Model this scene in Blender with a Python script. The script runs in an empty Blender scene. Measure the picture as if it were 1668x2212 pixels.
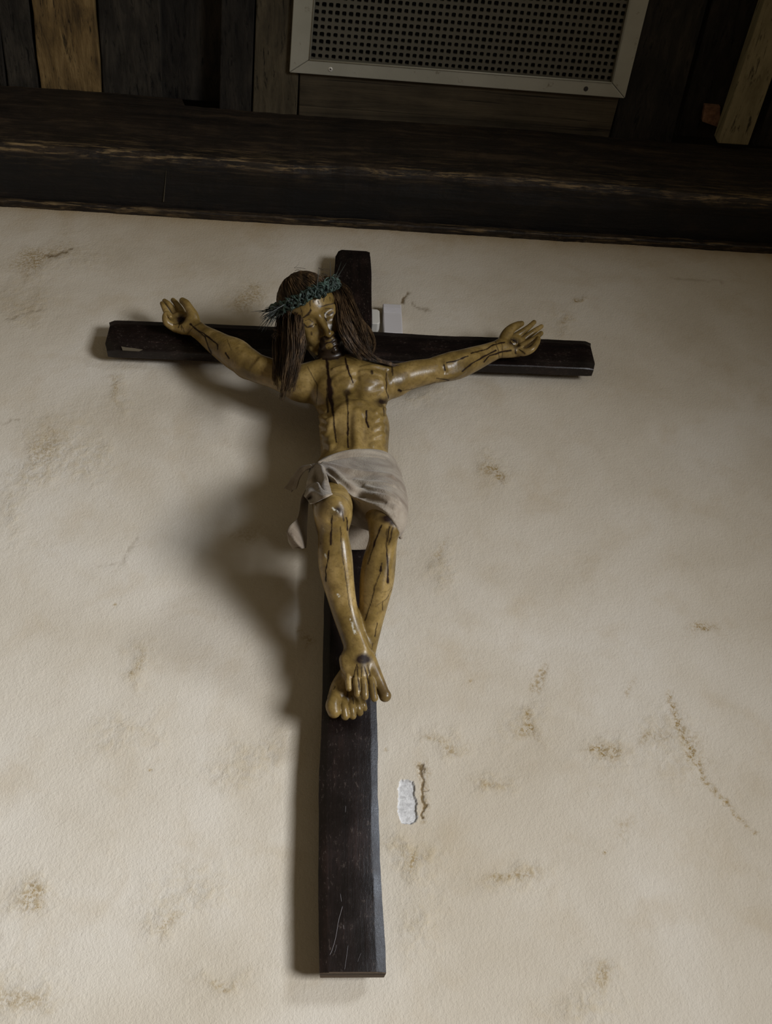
import bpy, math, random
import numpy as np
from mathutils import Matrix, Vector, noise as mnoise
random.seed(7); rng = np.random.default_rng(7)
scene = bpy.context.scene
COL = scene.collection

# ------------------------------------------------------------------ camera
F_PX = 2000.0; CAMH = 1.5; DIST = 1.4911          # focal length in pixels, lens height, distance to the wall
_v = np.array([-72.0, -2400.0, F_PX]); _v /= np.linalg.norm(_v)      # world up seen from the camera (x right, y down, z forward)
_n = np.array([0, 0, 1.0]) - _v[2]*_v; _n /= np.linalg.norm(_n)
_h = np.cross(_n, _v); _h = _h if _h[0] > 0 else -_h
_psi = math.radians(-5.8)
_n = math.cos(_psi)*_n + math.sin(_psi)*_h
_h = np.cross(_v, _n); _h = _h if _h[0] > 0 else -_h
ROT = np.array([_h, _n, _v])                       # camera frame -> world (X along the wall, Y into the wall, Z up)
CAM = np.array([0.0, -DIST, CAMH])
cd = bpy.data.cameras.new('camera'); cam = bpy.data.objects.new('camera', cd); COL.objects.link(cam)
cd.sensor_fit = 'HORIZONTAL'; cd.sensor_width = 36.0; cd.lens = F_PX/1668*36.0; cd.clip_start = 0.05
R4 = np.eye(4); R4[:3, 0] = ROT[:, 0]; R4[:3, 1] = -ROT[:, 1]; R4[:3, 2] = -ROT[:, 2]; R4[:3, 3] = CAM
cam.matrix_world = Matrix(R4.tolist()); scene.camera = cam

# ------------------------------------------------------------------ world, lights, exposure
def srgb(r, g, b):
    return tuple(((c/255)/12.92 if c/255 <= 0.04045 else ((c/255+0.055)/1.055)**2.4) for c in (r, g, b)) + (1.0,)
WORLD_S = 0.12; EXPO = 0.50
LIGHTS = [('window_light_low', (2.71, -3.02, 1.07), (-1.05, -0.18, 2.05), 1.0, 1.15, 23, (0.96, 0.975, 1.0), 67),     # daylight through two openings in the right-hand wall, one above the other
          ('window_light_high', (2.71, -3.02, 3.44), (-2.12, -1.28, 0.77), 0.8, 0.6, 26, (0.80, 0.88, 1.0), 67)]
w = bpy.data.worlds.new('world'); scene.world = w; w.use_nodes = True
w.node_tree.nodes['Background'].inputs['Color'].default_value = (1.0, 0.84, 0.56, 1)
w.node_tree.nodes['Background'].inputs['Strength'].default_value = WORLD_S
def area(name, loc, target, sx, sy, power, color, spread):
    l = bpy.data.lights.new(name, 'AREA'); l.shape = 'RECTANGLE'; l.size = sx; l.size_y = sy; l.energy = power; l.color = color; l.spread = math.radians(spread)
    o = bpy.data.objects.new(name, l); COL.objects.link(o); o.location = loc
    o.rotation_euler = (Vector(target)-Vector(loc)).to_track_quat('-Z', 'Y').to_euler()
    return o
for a in LIGHTS: area(*a)
scene.view_settings.view_transform = 'Standard'; scene.view_settings.look = 'None'
scene.view_settings.gamma = 1.0; scene.view_settings.use_curve_mapping = False
scene.view_settings.exposure = EXPO

# ------------------------------------------------------------------ pixel <-> world
def ray(px, py):
    r = ROT @ np.array([px-834.0, py-1106.0, F_PX]); return r
def P(px, py, dep=0.0):                             # point on that pixel's ray, dep metres out from the wall
    r = ray(px, py); t = (DIST-dep)/r[1]; return CAM + r*t
def PZ(px, py, z0, slope=0.0, y0=-0.171):           # point on the (sloping) ceiling plane z = z0 + slope*(y0 - y)
    r = ray(px, py); t = (z0 + slope*(y0-CAM[1]) - CAM[2])/(r[2] + slope*r[1]); return CAM + r*t
def pxm(p):                                          # metres per pixel at a point
    return float(np.dot(ROT[:, 2], np.asarray(p)-CAM))/F_PX
def project(V):
    c = (V-CAM) @ ROT; return c[:, 0]/c[:, 2]*F_PX+834, c[:, 1]/c[:, 2]*F_PX+1106, c[:, 2]

# ------------------------------------------------------------------ object helpers
def mesh_obj(name, verts, faces, mat, parent=None, smooth=False):
    me = bpy.data.meshes.new(name); me.from_pydata([tuple(map(float, v)) for v in verts], [], [tuple(map(int, f)) for f in faces]); me.update()
    if mat: me.materials.append(mat)
    if smooth: me.polygons.foreach_set('use_smooth', [True]*len(me.polygons))
    o = bpy.data.objects.new(name, me); COL.objects.link(o)
    if parent: o.parent = parent
    return o
def np_obj(name, V, Q, mat, parent=None, smooth=True):   # fast quads
    me = bpy.data.meshes.new(name); n = len(V); m = len(Q); k = Q.shape[1]
    me.vertices.add(n); me.vertices.foreach_set('co', V.astype(np.float32).ravel())
    me.loops.add(m*k); me.loops.foreach_set('vertex_index', Q.astype(np.int32).ravel())
    me.polygons.add(m); me.polygons.foreach_set('loop_start', np.arange(0, m*k, k, dtype=np.int32))
    me.polygons.foreach_set('use_smooth', np.full(m, smooth)); me.update(calc_edges=True); me.validate()
    if mat: me.materials.append(mat)
    o = bpy.data.objects.new(name, me); COL.objects.link(o)
    if parent: o.parent = parent
    return o
def tag(o, label=None, cat=None, group=None, kind=None):
    if label: o['label'] = label
    if cat: o['category'] = cat
    if group: o['group'] = group
    if kind: o['kind'] = kind
    return o
def empty(name, loc):
    o = bpy.data.objects.new(name, None); COL.objects.link(o); o.location = tuple(map(float, loc)); o.empty_display_size = 0.05
    return o
def adopt(child, root):                             # parent, keeping the world place
    child.parent = root; child.matrix_parent_inverse = Matrix.Translation(-Vector(root.location))
    return child
def prism(base, off, bev=0.0, seg=2):               # polygon (list of points) extruded by vector off
    n = len(base); off = np.asarray(off)
    V = [np.asarray(b) for b in base] + [np.asarray(b)+off for b in base]
    Fc = [tuple(range(n-1, -1, -1)), tuple(range(n, 2*n))] + [(i, (i+1) % n, n+(i+1) % n, n+i) for i in range(n)]
    return V, Fc
def bevel(o, w, seg=2):
    m = o.modifiers.new('bevel', 'BEVEL'); m.width = w; m.segments = seg; m.limit_method = 'ANGLE'; return o
def tube(pts, rad, n=6, cap=True):                  # tapered tube through points
    pts = [np.asarray(p, float) for p in pts]; m = len(pts)
    rad = [rad]*m if np.isscalar(rad) else rad
    V = []; Fc = []; up = np.array([0.31, 0.2, 0.93])
    for i in range(m):
        t = pts[min(i+1, m-1)]-pts[max(i-1, 0)]; t = t/(np.linalg.norm(t)+1e-9)
        a = np.cross(t, up); a /= np.linalg.norm(a)+1e-9; b = np.cross(t, a)
        for j in range(n):
            th = 2*math.pi*j/n; V.append(pts[i]+rad[i]*(math.cos(th)*a+math.sin(th)*b))
    for i in range(m-1):
        for j in range(n):
            Fc.append((i*n+j, i*n+(j+1) % n, (i+1)*n+(j+1) % n, (i+1)*n+j))
    if cap: Fc.append(tuple(range(n-1, -1, -1))); Fc.append(tuple((m-1)*n+j for j in range(n)))
    return V, Fc
def catmull(pts, k=6):
    p = [np.asarray(q, float) for q in pts]; p = [2*p[0]-p[1]] + p + [2*p[-1]-p[-2]]; out = []
    for i in range(1, len(p)-2):
        for s in range(k):
            t = s/k; out.append(0.5*((2*p[i]) + (-p[i-1]+p[i+1])*t + (2*p[i-1]-5*p[i]+4*p[i+1]-p[i+2])*t*t + (-p[i-1]+3*p[i]-3*p[i+1]+p[i+2])*t**3))
    out.append(p[-2]); return out

# ------------------------------------------------------------------ materials
class NT:
    def __init__(s, name):
        s.m = bpy.data.materials.new(name); s.m.use_nodes = True; s.t = s.m.node_tree; s.b = s.t.nodes['Principled BSDF']
        s.co = s.t.nodes.new('ShaderNodeTexCoord')
    def n(s, typ, **kw):
        nd = s.t.nodes.new(typ)
        for k, v in kw.items():
            if k.startswith('_'): setattr(nd, k[1:], v)
            else:
                i = nd.inputs[int(k[1:])] if k[0] == 'i' and k[1:].isdigit() else nd.inputs[k.replace('_', ' ')]
                if hasattr(v, 'is_output'): s.t.links.new(v, i)
                else: i.default_value = v
        return nd
    def l(s, a, b): s.t.links.new(a, b)
    def mapped(s, scale, rot=(0, 0, 0), space='Object'):
        return s.n('ShaderNodeMapping', Vector=s.co.outputs[space], Scale=scale, Rotation=rot).outputs[0]
    def noise(s, vec, scale=5, detail=6, rough=0.6, dist=0.0):
        return s.n('ShaderNodeTexNoise', Vector=vec, Scale=scale, Detail=detail, Roughness=rough, Distortion=dist).outputs[0]
    def ramp(s, fac, stops):
        r = s.n('ShaderNodeValToRGB', Fac=fac); e = r.color_ramp.elements
        while len(e) < len(stops): e.new(0.5)
        for i, (p, c) in enumerate(stops):
            e[i].position = p; e[i].color = c if len(c) == 4 else tuple(c)+(1,)
        return r.outputs[0]
    def mix(s, fac, a, b, mode='MIX'):
        nd = s.t.nodes.new('ShaderNodeMix'); nd.data_type = 'RGBA'; nd.blend_type = mode
        for sock, v in ((nd.inputs[0], fac), (nd.inputs[6], a), (nd.inputs[7], b)):
            if hasattr(v, 'is_output'): s.t.links.new(v, sock)
            else: sock.default_value = v
        return nd.outputs[2]
    def math(s, op, a, b=0.0, clamp=False):
        nd = s.t.nodes.new('ShaderNodeMath'); nd.operation = op; nd.use_clamp = clamp
        for sock, v in ((nd.inputs[0], a), (nd.inputs[1], b)):
            if hasattr(v, 'is_output'): s.t.links.new(v, sock)
            else: sock.default_value = v
        return nd.outputs[0]
    def bump(s, height, strength=0.3, dist=0.01, normal=None):
        nd = s.n('ShaderNodeBump', Strength=strength, Distance=dist, Height=height)
        if normal: s.l(normal, nd.inputs['Normal'])
        return nd.outputs[0]
    def attr(s, name):
        return s.n('ShaderNodeAttribute', _attribute_name=name)
    def out(s, color=None, rough=None, normal=None, **kw):
        for k, v in (('Base Color', color), ('Roughness', rough), ('Normal', normal)):
            if v is None: continue
            if hasattr(v, 'is_output'): s.l(v, s.b.inputs[k])
            else: s.b.inputs[k].default_value = v
        for k, v in kw.items():
            k = k.replace('_', ' ')
            if hasattr(v, 'is_output'): s.l(v, s.b.inputs[k])
            else: s.b.inputs[k].default_value = v
        return s.m
G = lambda v: (v, v, v, 1)

def wood(name, dark, mid, light, axis='y', grain=1.0, rough=0.75, bump=0.5, spec=0.25, off=0.0):
    t = NT(name); sc = {'x': (2.2, 40, 40), 'y': (40, 2.2, 40), 'z': (40, 40, 2.2)}[axis]
    mp = t.n('ShaderNodeMapping', Vector=t.co.outputs['Object'], Scale=tuple(c*grain for c in sc), Location=(off, off*1.7, off*0.6)).outputs[0]
    n1 = t.noise(mp, 1.0, 8, 0.65, 0.6)
    n2 = t.noise(t.mapped((3, 3, 3)), 1.6, 4, 0.6, 0.3)
    n3 = t.noise(t.mapped({'x': (1.6, 90, 90), 'y': (90, 1.6, 90), 'z': (90, 90, 1.6)}[axis]), 1.0, 5, 0.7, 0.4)
    f = t.math('ADD', t.math('MULTIPLY', n1, 0.62), t.math('MULTIPLY', n2, 0.38))
    col = t.ramp(f, [(0.36, dark), (0.5, mid), (0.66, light)])
    cr = t.ramp(n3, [(0.34, G(0.18)), (0.44, G(1))])
    col = t.mix(1.0, col, cr, 'MULTIPLY')
    return t.out(col, t.math('ADD', t.math('MULTIPLY', n1, 0.25), rough-0.12), t.bump(t.math('ADD', n1, t.math('MULTIPLY', n3, 0.6)), bump, 0.006), Specular_IOR_Level=spec)
# ================================================================== the setting
# ---- wall: a fine plaster sheet with real relief, a chipped patch and painted stains
def seg_dist(X, Y, pts):
    d = np.full(X.shape, 1e9)
    for (x0, y0), (x1, y1) in zip(pts[:-1], pts[1:]):
        dx, dy = x1-x0, y1-y0; t = np.clip(((X-x0)*dx+(Y-y0)*dy)/(dx*dx+dy*dy+1e-9), 0, 1)
        d = np.minimum(d, np.hypot(X-x0-t*dx, Y-y0-t*dy))
    return d
def vnoise(X, Y, s, seed=0):                        # value noise on a lattice, vectorised
    r = np.random.default_rng(seed).random((256, 256)); x = X/s; y = Y/s
    xi = np.floor(x).astype(int); yi = np.floor(y).astype(int); fx = x-xi; fy = y-yi; fx = fx*fx*(3-2*fx); fy = fy*fy*(3-2*fy)
    g = lambda a, b: r[a % 256, b % 256]
    return (g(xi, yi)*(1-fx)+g(xi+1, yi)*fx)*(1-fy)+(g(xi, yi+1)*(1-fx)+g(xi+1, yi+1)*fx)*fy
pc = P(882, 1733)
xs = np.unique(np.round(np.concatenate([np.arange(-1.05, 1.50, 0.0055), np.arange(pc[0]-0.035, pc[0]+0.045, 0.0013)]), 4))
zs = np.unique(np.round(np.concatenate([np.arange(1.70, 3.82, 0.0055), np.arange(pc[2]-0.075, pc[2]+0.075, 0.0013)]), 4))
GX, GZ = np.meshgrid(xs, zs)
Vw = np.stack([GX.ravel(), np.zeros(GX.size), GZ.ravel()], 1)
wx, wy, _ = project(Vw)
jx = wx + 9*(vnoise(wx, wy, 11, 3)-0.5) + 5*(vnoise(wx, wy, 5, 4)-0.5); jy = wy + 9*(vnoise(wx, wy, 11, 5)-0.5) + 5*(vnoise(wx, wy, 5, 6)-0.5)
bx_ = jx + 60*(vnoise(wx, wy, 70, 31)-0.5)+26*(vnoise(wx, wy, 26, 32)-0.5); by_ = jy + 60*(vnoise(wx, wy, 70, 33)-0.5)+26*(vnoise(wx, wy, 26, 34)-0.5)
def blob(cx, cy, rx, ry, rot=0.0):
    c, s_ = math.cos(math.radians(rot)), math.sin(math.radians(rot)); u = (bx_-cx)*c+(by_-cy)*s_; v = -(bx_-cx)*s_+(by_-cy)*c
    return np.exp(-((u/rx)**2+(v/ry)**2))
rough = np.zeros(len(Vw)); stain = np.zeros(len(Vw)); crack = np.zeros(len(Vw)); warm = np.zeros(len(Vw))
for a in [(110, 570, 90, 30, -5), (60, 650, 70, 40, 0), (515, 650, 45, 45, 60), (260, 850, 40, 60, 0), (120, 950, 60, 70, 20), (90, 1010, 70, 30, 0), (200, 1000, 50, 25, 0),
          (1085, 1010, 50, 22, 20), (1140, 1570, 70, 35, -10), (960, 1590, 50, 20, 0), (1320, 1640, 60, 30, 0), (1080, 1680, 40, 20, 0), (880, 1840, 45, 40, 10), (900, 1860, 60, 30, 60),
          (70, 1930, 70, 40, 0), (440, 1910, 90, 45, -15), (350, 1960, 60, 50, 0), (480, 2110, 70, 25, 0), (50, 2150, 80, 50, 0), (1290, 2110, 45, 40, 0), (1250, 2180, 80, 30, 0), (900, 2010, 40, 70, 0),
          (1210, 690, 40, 40, 0), (1270, 650, 14, 10, 0), (905, 860, 45, 22, -10), (30, 1100, 40, 60, 0), (300, 1440, 25, 50, 0), (930, 1220, 30, 25, 0), (1120, 1890, 80, 25, 0), (560, 1640, 110, 40, -10), (270, 1580, 60, 40, 0), (1450, 1600, 60, 60, 45)]:
    rough += blob(*a)
for a, k in [((90, 560, 80, 25, -5), 0.7), ((520, 645, 35, 30, 60), 0.6), ((250, 850, 20, 40, 0), 0.5), ((100, 960, 40, 50, 20), 0.45), ((1090, 1013, 32, 9, 18), 1.2), ((1140, 1585, 30, 22, 0), 0.9), ((1145, 1570, 12, 22, 0), 0.9),
             ((960, 1590, 40, 10, 10), 0.6), ((1175, 1445, 14, 8, -40), 0.9), ((1150, 1470, 10, 18, 20), 0.7), ((1315, 1640, 40, 14, 0), 0.6), ((1290, 1640, 8, 8, 0), 0.9), ((1080, 1680, 25, 10, 0), 0.5), ((890, 1840, 25, 22, 20), 0.8), ((912, 1665, 8, 20, 0), 0.5),
             ((70, 1930, 40, 22, 0), 0.7), ((100, 1935, 18, 14, 0), 0.6), ((360, 1975, 30, 25, 0), 0.5), ((1290, 2110, 28, 30, 0), 0.7), ((1120, 1890, 60, 10, 5), 0.7), ((1085, 1890, 10, 7, 0), 0.8), ((1270, 650, 12, 9, 0), 1.0), ((1215, 690, 22, 16, 0), 0.6),
             ((1525, 1380, 10, 7, 0), 0.9), ((1525, 1375, 25, 12, 0), 0.4), ((1020, 1460, 12, 4, -15), 1.0), ((935, 1195, 12, 14, 40), 0.6), ((645, 1380, 12, 18, 0), 0.6), ((300, 1440, 10, 34, 0), 0.6), ((243, 1303, 4, 5, 0), 1.5), ((325, 1687, 4, 4, 0), 1.4),
             ((480, 2105, 45, 12, 5), 0.7), ((40, 2170, 60, 30, 0), 0.5), ((1300, 1845, 6, 5, 0), 1.1), ((850, 1590, 5, 4, 0), 0.6), ((520, 1155, 60, 20, 0), 0.3), ((1410, 1610, 30, 14, 0), 0.6), ((1360, 1770, 30, 40, 30), 0.35), ((1500, 1620, 40, 70, -20), 0.3)]:
    stain += 1.15*k*blob(a[0], a[1], a[2]*0.8, a[3]*0.8, a[4])
for pts, wd, k in [([(870, 656), (876, 647), (885, 633)], 3.0, 1.2), ([(909, 1655), (912, 1690), (911, 1715), (916, 1735), (912, 1768)], 2.6, 1.6), ([(911, 1715), (925, 1708)], 1.6, 0.8), ([(100, 553), (120, 550), (133, 542), (152, 541)], 2.2, 1.0),
                   
                   ([(205, 1220), (262, 1218), (300, 1150)], 2, 0.35), ([(15, 690), (60, 675), (90, 670)], 2, 0.5), ([(0, 915), (40, 905)], 2, 0.4), ([(1450, 600), (1560, 610)], 2, 0.3), ([(888, 660), (925, 668)], 3, 0.6),
                   ([(900, 1655), (918, 1660), (917, 1668)], 3.5, 0.9)]:
    crack = np.maximum(crack, k*np.exp(-(seg_dist(jx, jy, pts)/wd)**2))
for pts, wd, k in [([(1445, 1505), (1470, 1575), (1492, 1625)], 8, 0.95), ([(1492, 1625), (1530, 1695), (1570, 1735)], 5, 0.85), ([(1570, 1735), (1600, 1775), (1632, 1800)], 4, 0.75), ([(1355, 1500), (1365, 1480), (1372, 1465)], 4, 0.5), ([(905, 1650), (914, 1690), (918, 1740), (914, 1770)], 8, 0.6), ([(1160, 1490), (1180, 1440)], 7, 0.6)]:
    stain += k*np.exp(-(seg_dist(jx, jy, pts)/wd)**2)
# ragged line of yellowed plaster along the top edge, below the timber
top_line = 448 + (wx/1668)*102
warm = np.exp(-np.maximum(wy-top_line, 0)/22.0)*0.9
# chipped patch: lower than the plaster round it, pale grey
poly = [(862, 1690), (868, 1684), (882, 1683), (893, 1688), (897, 1700), (896, 1715), (899, 1726), (902, 1738), (899, 1752), (903, 1765), (898, 1776), (884, 1781), (868, 1779), (861, 1765), (859, 1745), (861, 1725), (859, 1705)]
qx = wx + 3.0*(vnoise(wx, wy, 4, 8)-0.5); qy = wy + 3.0*(vnoise(wx, wy, 4, 9)-0.5)
ins = np.zeros(len(Vw), bool); pa = np.array(poly)
for (x0, y0), (x1, y1) in zip(pa, np.roll(pa, -1, 0)):
    c = (y0 > qy) != (y1 > qy); ins ^= c & (qx < (x1-x0)*(qy-y0)/(y1-y0+1e-9)+x0)
near = seg_dist(qx, qy, poly+[poly[0]]); patch = ins.astype(float)
X, Z = GX.ravel(), GZ.ravel()
und = 0.004*(vnoise(X, Z, 0.31, 11)-0.5) + 0.0022*(vnoise(X, Z, 0.11, 12)-0.5) + 0.0010*(vnoise(X, Z, 0.045, 13)-0.5)
fine = (vnoise(X, Z, 0.013, 14)-0.5) + 0.6*(vnoise(X, Z, 0.0075, 15)-0.5)
dep = 0.7*und + np.clip(rough, 0, 1)*0.0013*fine + 0.0003*fine - 0.0035*patch*np.clip(near/2.5, 0, 1) - 0.0016*np.clip(crack, 0, 1) - 0.0012*np.clip(stain-0.25, 0, 1)
Vw[:, 1] = -dep - 0.0005
ni, nj = len(zs), len(xs); idx = np.arange(ni*nj).reshape(ni, nj)
Qw = np.stack([idx[:-1, :-1].ravel(), idx[:-1, 1:].ravel(), idx[1:, 1:].ravel(), idx[1:, :-1].ravel()], 1)
t = NT('plaster')
ob = t.co.outputs['Object']
n_big = t.noise(ob, 2.3, 5, 0.55, 0.4); n_mid = t.noise(ob, 9, 6, 0.6, 0.3); n_fin = t.noise(ob, 190, 4, 0.6); n_gr = t.noise(ob, 420, 2, 0.5)
mark = t.n('ShaderNodeSeparateColor', Color=t.attr('marks').outputs['Color'])
base = t.ramp(n_big, [(0.30, (0.455, 0.395, 0.305)), (0.5, (0.53, 0.475, 0.39)), (0.72, (0.595, 0.55, 0.48))])
base = t.mix(t.math('MULTIPLY', t.ramp(n_mid, [(0.52, G(0)), (0.72, G(1))]), 0.30), base, (0.40, 0.31, 0.19, 1))
n_spk = t.noise(ob, 150, 6, 0.72); n_lump = t.noise(ob, 60, 5, 0.6, 0.3); rg = t.attr('rough').outputs['Fac']
sm = t.math('MULTIPLY', mark.outputs[0], t.ramp(n_spk, [(0.46, G(0.10)), (0.56, G(1))]), True)
base = t.mix(t.math('MULTIPLY', rg, t.ramp(n_lump, [(0.40, G(0)), (0.66, G(0.35))]), True), base, (0.47, 0.365, 0.20, 1))
base = t.mix(sm, base, (0.27, 0.18, 0.062, 1))
base = t.mix(t.math('MULTIPLY', mark.outputs[1], 0.9, True), base, (0.13, 0.085, 0.035, 1))
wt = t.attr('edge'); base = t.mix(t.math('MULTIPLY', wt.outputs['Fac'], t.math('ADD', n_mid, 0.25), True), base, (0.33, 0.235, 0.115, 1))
base = t.mix(mark.outputs[2], base, t.mix(t.ramp(n_fin, [(0.35, G(0)), (0.65, G(1))]), (0.42, 0.41, 0.40, 1), (0.60, 0.59, 0.575, 1)))
hgt = t.math('ADD', t.math('ADD', t.math('MULTIPLY', n_fin, 0.5), t.math('MULTIPLY', n_gr, 0.25)), t.math('MULTIPLY', t.math('ADD', t.math('MULTIPLY', n_lump, 1.5), n_spk), t.math('ADD', t.math('MULTIPLY', rg, 0.75), 0.22)))
m_plaster = t.out(base, 0.92, t.bump(hgt, 0.6, 0.0035), Specular_IOR_Level=0.15)
wall = np_obj('wall_back', Vw, Qw, m_plaster)
ca = wall.data.color_attributes.new('marks', 'FLOAT_COLOR', 'POINT')
ca.data.foreach_set('color', np.stack([np.clip(stain, 0, 1), np.clip(crack, 0, 1), patch, np.ones(len(Vw))], 1).astype(np.float32).ravel())
at = wall.data.attributes.new('rough', 'FLOAT', 'POINT'); at.data.foreach_set('value', np.clip(rough, 0, 1).astype(np.float32))
at = wall.data.attributes.new('edge', 'FLOAT', 'POINT'); at.data.foreach_set('value', np.clip(warm, 0, 1).astype(np.float32))
tag(wall, kind='structure')
# the rest of the wall, the floor and the room's own far sides (out of frame, they carry the bounced light)
def box(name, x0, x1, y0, y1, z0, z1, mat, parent=None, bv=0):
    V = [(x, y, z) for x in (x0, x1) for y in (y0, y1) for z in (z0, z1)]
    o = mesh_obj(name, V, [(0, 1, 3, 2), (4, 6, 7, 5), (0, 4, 5, 1), (2, 3, 7, 6), (0, 2, 6, 4), (1, 5, 7, 3)], mat, parent)
    if bv: bevel(o, bv)
    return o
lw = box('lower_wall', -3.0, 4.4, 0.006, 0.2, 0.0, 4.2, m_plaster); adopt(lw, wall)
t = NT('floor_tile'); m_floor = t.out(t.ramp(t.noise(t.co.outputs['Object'], 3, 5), [(0.3, (0.20, 0.13, 0.085)), (0.7, (0.30, 0.20, 0.13))]), 0.6)
tag(box('floor', -3.0, 4.4, -6.0, 0.2, -0.1, 0.0, m_floor), kind='structure')

# ---- ceiling timbers
SL = 0.199; Y0 = -0.171
m_beam = wood('beam_wood', (0.0075, 0.0055, 0.0045), (0.020, 0.0145, 0.011), (0.045, 0.032, 0.022), 'x', 0.8, 0.6, 0.5, 0.35)
m_dark = wood('dark_board', (0.006, 0.005, 0.004), (0.016, 0.0135, 0.0105), (0.035, 0.029, 0.022), 'y', 1.0, 0.75, 0.6, 0.2)
m_grey = wood('grey_board', (0.008, 0.0066, 0.0052), (0.022, 0.0188, 0.0145), (0.052, 0.044, 0.033), 'y', 1.0, 0.8, 0.7, 0.2, 3.1)
m_warm = wood('brown_board', (0.040, 0.024, 0.009), (0.145, 0.092, 0.034), (0.32, 0.22, 0.095), 'y', 0.8, 0.75, 0.9, 0.25, 1.3)
m_tan = wood('tan_board', (0.030, 0.024, 0.015), (0.066, 0.053, 0.032), (0.11, 0.088, 0.055), 'y', 1.1, 0.8, 0.5, 0.2, 5.2)
m_cross_board = wood('cross_board', (0.018, 0.014, 0.009), (0.060, 0.047, 0.029), (0.105, 0.082, 0.05), 'x', 0.6, 0.8, 0.5, 0.2, 2.2)
m_pale = wood('pale_batten', (0.13, 0.11, 0.06), (0.21, 0.18, 0.105), (0.29, 0.255, 0.155), 'y', 0.6, 0.8, 0.3, 0.2, 8.0)
# worn lower edge of the beam
t = NT('beam_paint')
mp = t.mapped((2.0, 30, 30)); n1 = t.noise(mp, 1.0, 8, 0.65, 0.5); n2 = t.noise(t.mapped((6, 9, 14)), 1.5, 6, 0.65, 0.6); n4 = t.noise(t.mapped((90, 20, 3)), 1.0, 4, 0.6)
col = t.ramp(t.math('ADD', t.math('MULTIPLY', n1, 0.5), t.math('MULTIPLY', n2, 0.5)), [(0.38, (0.0055, 0.0042, 0.0032)), (0.52, (0.0165, 0.0110, 0.0072)), (0.66, (0.046, 0.030, 0.0165))])
col = t.mix(t.math('MULTIPLY', t.attr('under_dark').outputs['Fac'], t.ramp(n2, [(0.3, G(0.95)), (0.75, G(0.6))]), True), col, (0.0042, 0.0042, 0.0046, 1))  # underside of the beam mixed towards near-black
wr = t.attr('wear').outputs['Fac']
wear = t.math('MULTIPLY', wr, t.ramp(t.noise(t.mapped((5, 60, 60)), 2.0, 6, 0.7, 0.4), [(0.50, G(0)), (0.62, G(1))]), True)
wear = t.math('MULTIPLY', wear, t.ramp(t.noise(t.mapped((4, 4, 4)), 1.3, 4, 0.6), [(0.40, G(0.15)), (0.54, G(1.0))]), True)
col = t.mix(wear, col, (0.22, 0.15, 0.07, 1))
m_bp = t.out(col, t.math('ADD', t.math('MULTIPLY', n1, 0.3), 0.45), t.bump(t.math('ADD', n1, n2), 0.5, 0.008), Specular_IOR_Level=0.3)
# profile swept along X, with unevenness: back-bottom, strip lip, front-bottom edge (rounded), front-top
bx = np.linspace(-1.45, 1.85, 260); ZB = 3.80
prof = []
V = []; W_ = []
for i, x in enumerate(bx):
    w1 = 0.004*math.sin(3.1*x+0.4)+0.003*math.sin(9.7*x)+0.0025*math.sin(23*x+1.0)+0.002*(mnoise.noise((x*31, 0, 0)))
    w2 = 0.003*math.sin(5.3*x+2)+0.002*mnoise.noise((x*27, 3, 0))
    drift = -0.004*(x-0.16)
    top = 4.118 if x < -0.408 else 4.082
    yf = Y0 + 0.006*(x-0.16) + w2
    ring = [(0.0, ZB+0.004), (-0.10, ZB+drift+w2), (yf+0.034, ZB+drift+w1), (yf+0.020, ZB+drift+w1+0.0015), (yf+0.010, ZB+drift+w1+0.006), (yf+0.003, ZB+drift+w1+0.016), (yf, ZB+drift+w1+0.034), (yf-0.001, ZB+0.12), (yf+0.001, ZB+0.20+w1), (yf+0.002, top), (0.0, top)]
    wv = [0, 0.0, 0.10, 0.22, 1, 0.8, 0.25, 0.03, 0.02, 0.02, 0]
    for (y, z), k in zip(ring, wv): V.append((x, y, z)); W_.append(k)
n = 11; Fc = []
for i in range(len(bx)-1):
    for j in range(n): Fc.append((i*n+j, i*n+(j+1) % n, (i+1)*n+(j+1) % n, (i+1)*n+j))
Fc += [tuple(range(n-1, -1, -1)), tuple((len(bx)-1)*n+j for j in range(n))]
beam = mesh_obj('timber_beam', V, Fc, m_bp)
at = beam.data.attributes.new('wear', 'FLOAT', 'POINT'); at.data.foreach_set('value', W_)
at = beam.data.attributes.new('under_dark', 'FLOAT', 'POINT'); at.data.foreach_set('value', [1.0, 1.0, 0.9, 0.25, 0, 0, 0, 0, 0, 0, 0]*len(bx))
tag(beam, 'long dark timber beam with worn lower edge running across top of plaster wall', 'beam')
# pale scratches on the beam: thin raised chips of bare wood
m_chip = NT('bare_wood').out((0.10, 0.08, 0.05, 1), 0.8)
for pts, wpx in [([(217, 214), (206, 240), (192, 272)], 2.0), ([(272, 206), (262, 245), (244, 303)], 2.6), ([(303, 214), (296, 245), (287, 280)], 2.0), ([(327, 226), (320, 252), (311, 286)], 1.6)]:
    pp = catmull([P(x, y, -Y0+0.0015) for x, y in pts], 6); V, Fc = [], []
    for i, p in enumerate(pp):
        hw = wpx*0.0006*(0.4+abs(math.sin(i*1.7)))*(1 if 0 < i < len(pp)-1 else 0.2)
        V += [p+np.array([-hw, 0.002, 0]), p+np.array([0, -0.0008, 0]), p+np.array([hw, 0.002, 0])]
    for i in range(len(pp)-1): Fc += [(3*i, 3*i+1, 3*i+4, 3*i+3), (3*i+1, 3*i+2, 3*i+5, 3*i+4)]
    tag(adopt(mesh_obj('scratch', V, Fc, m_chip), beam), 'pale scratch in the beam face')
pp = catmull([PZ(x, y, ZB-0.001) for x, y in ((359, 368), (357, 395), (355, 415), (353, 436))], 4); V, Fc = [], []
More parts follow.
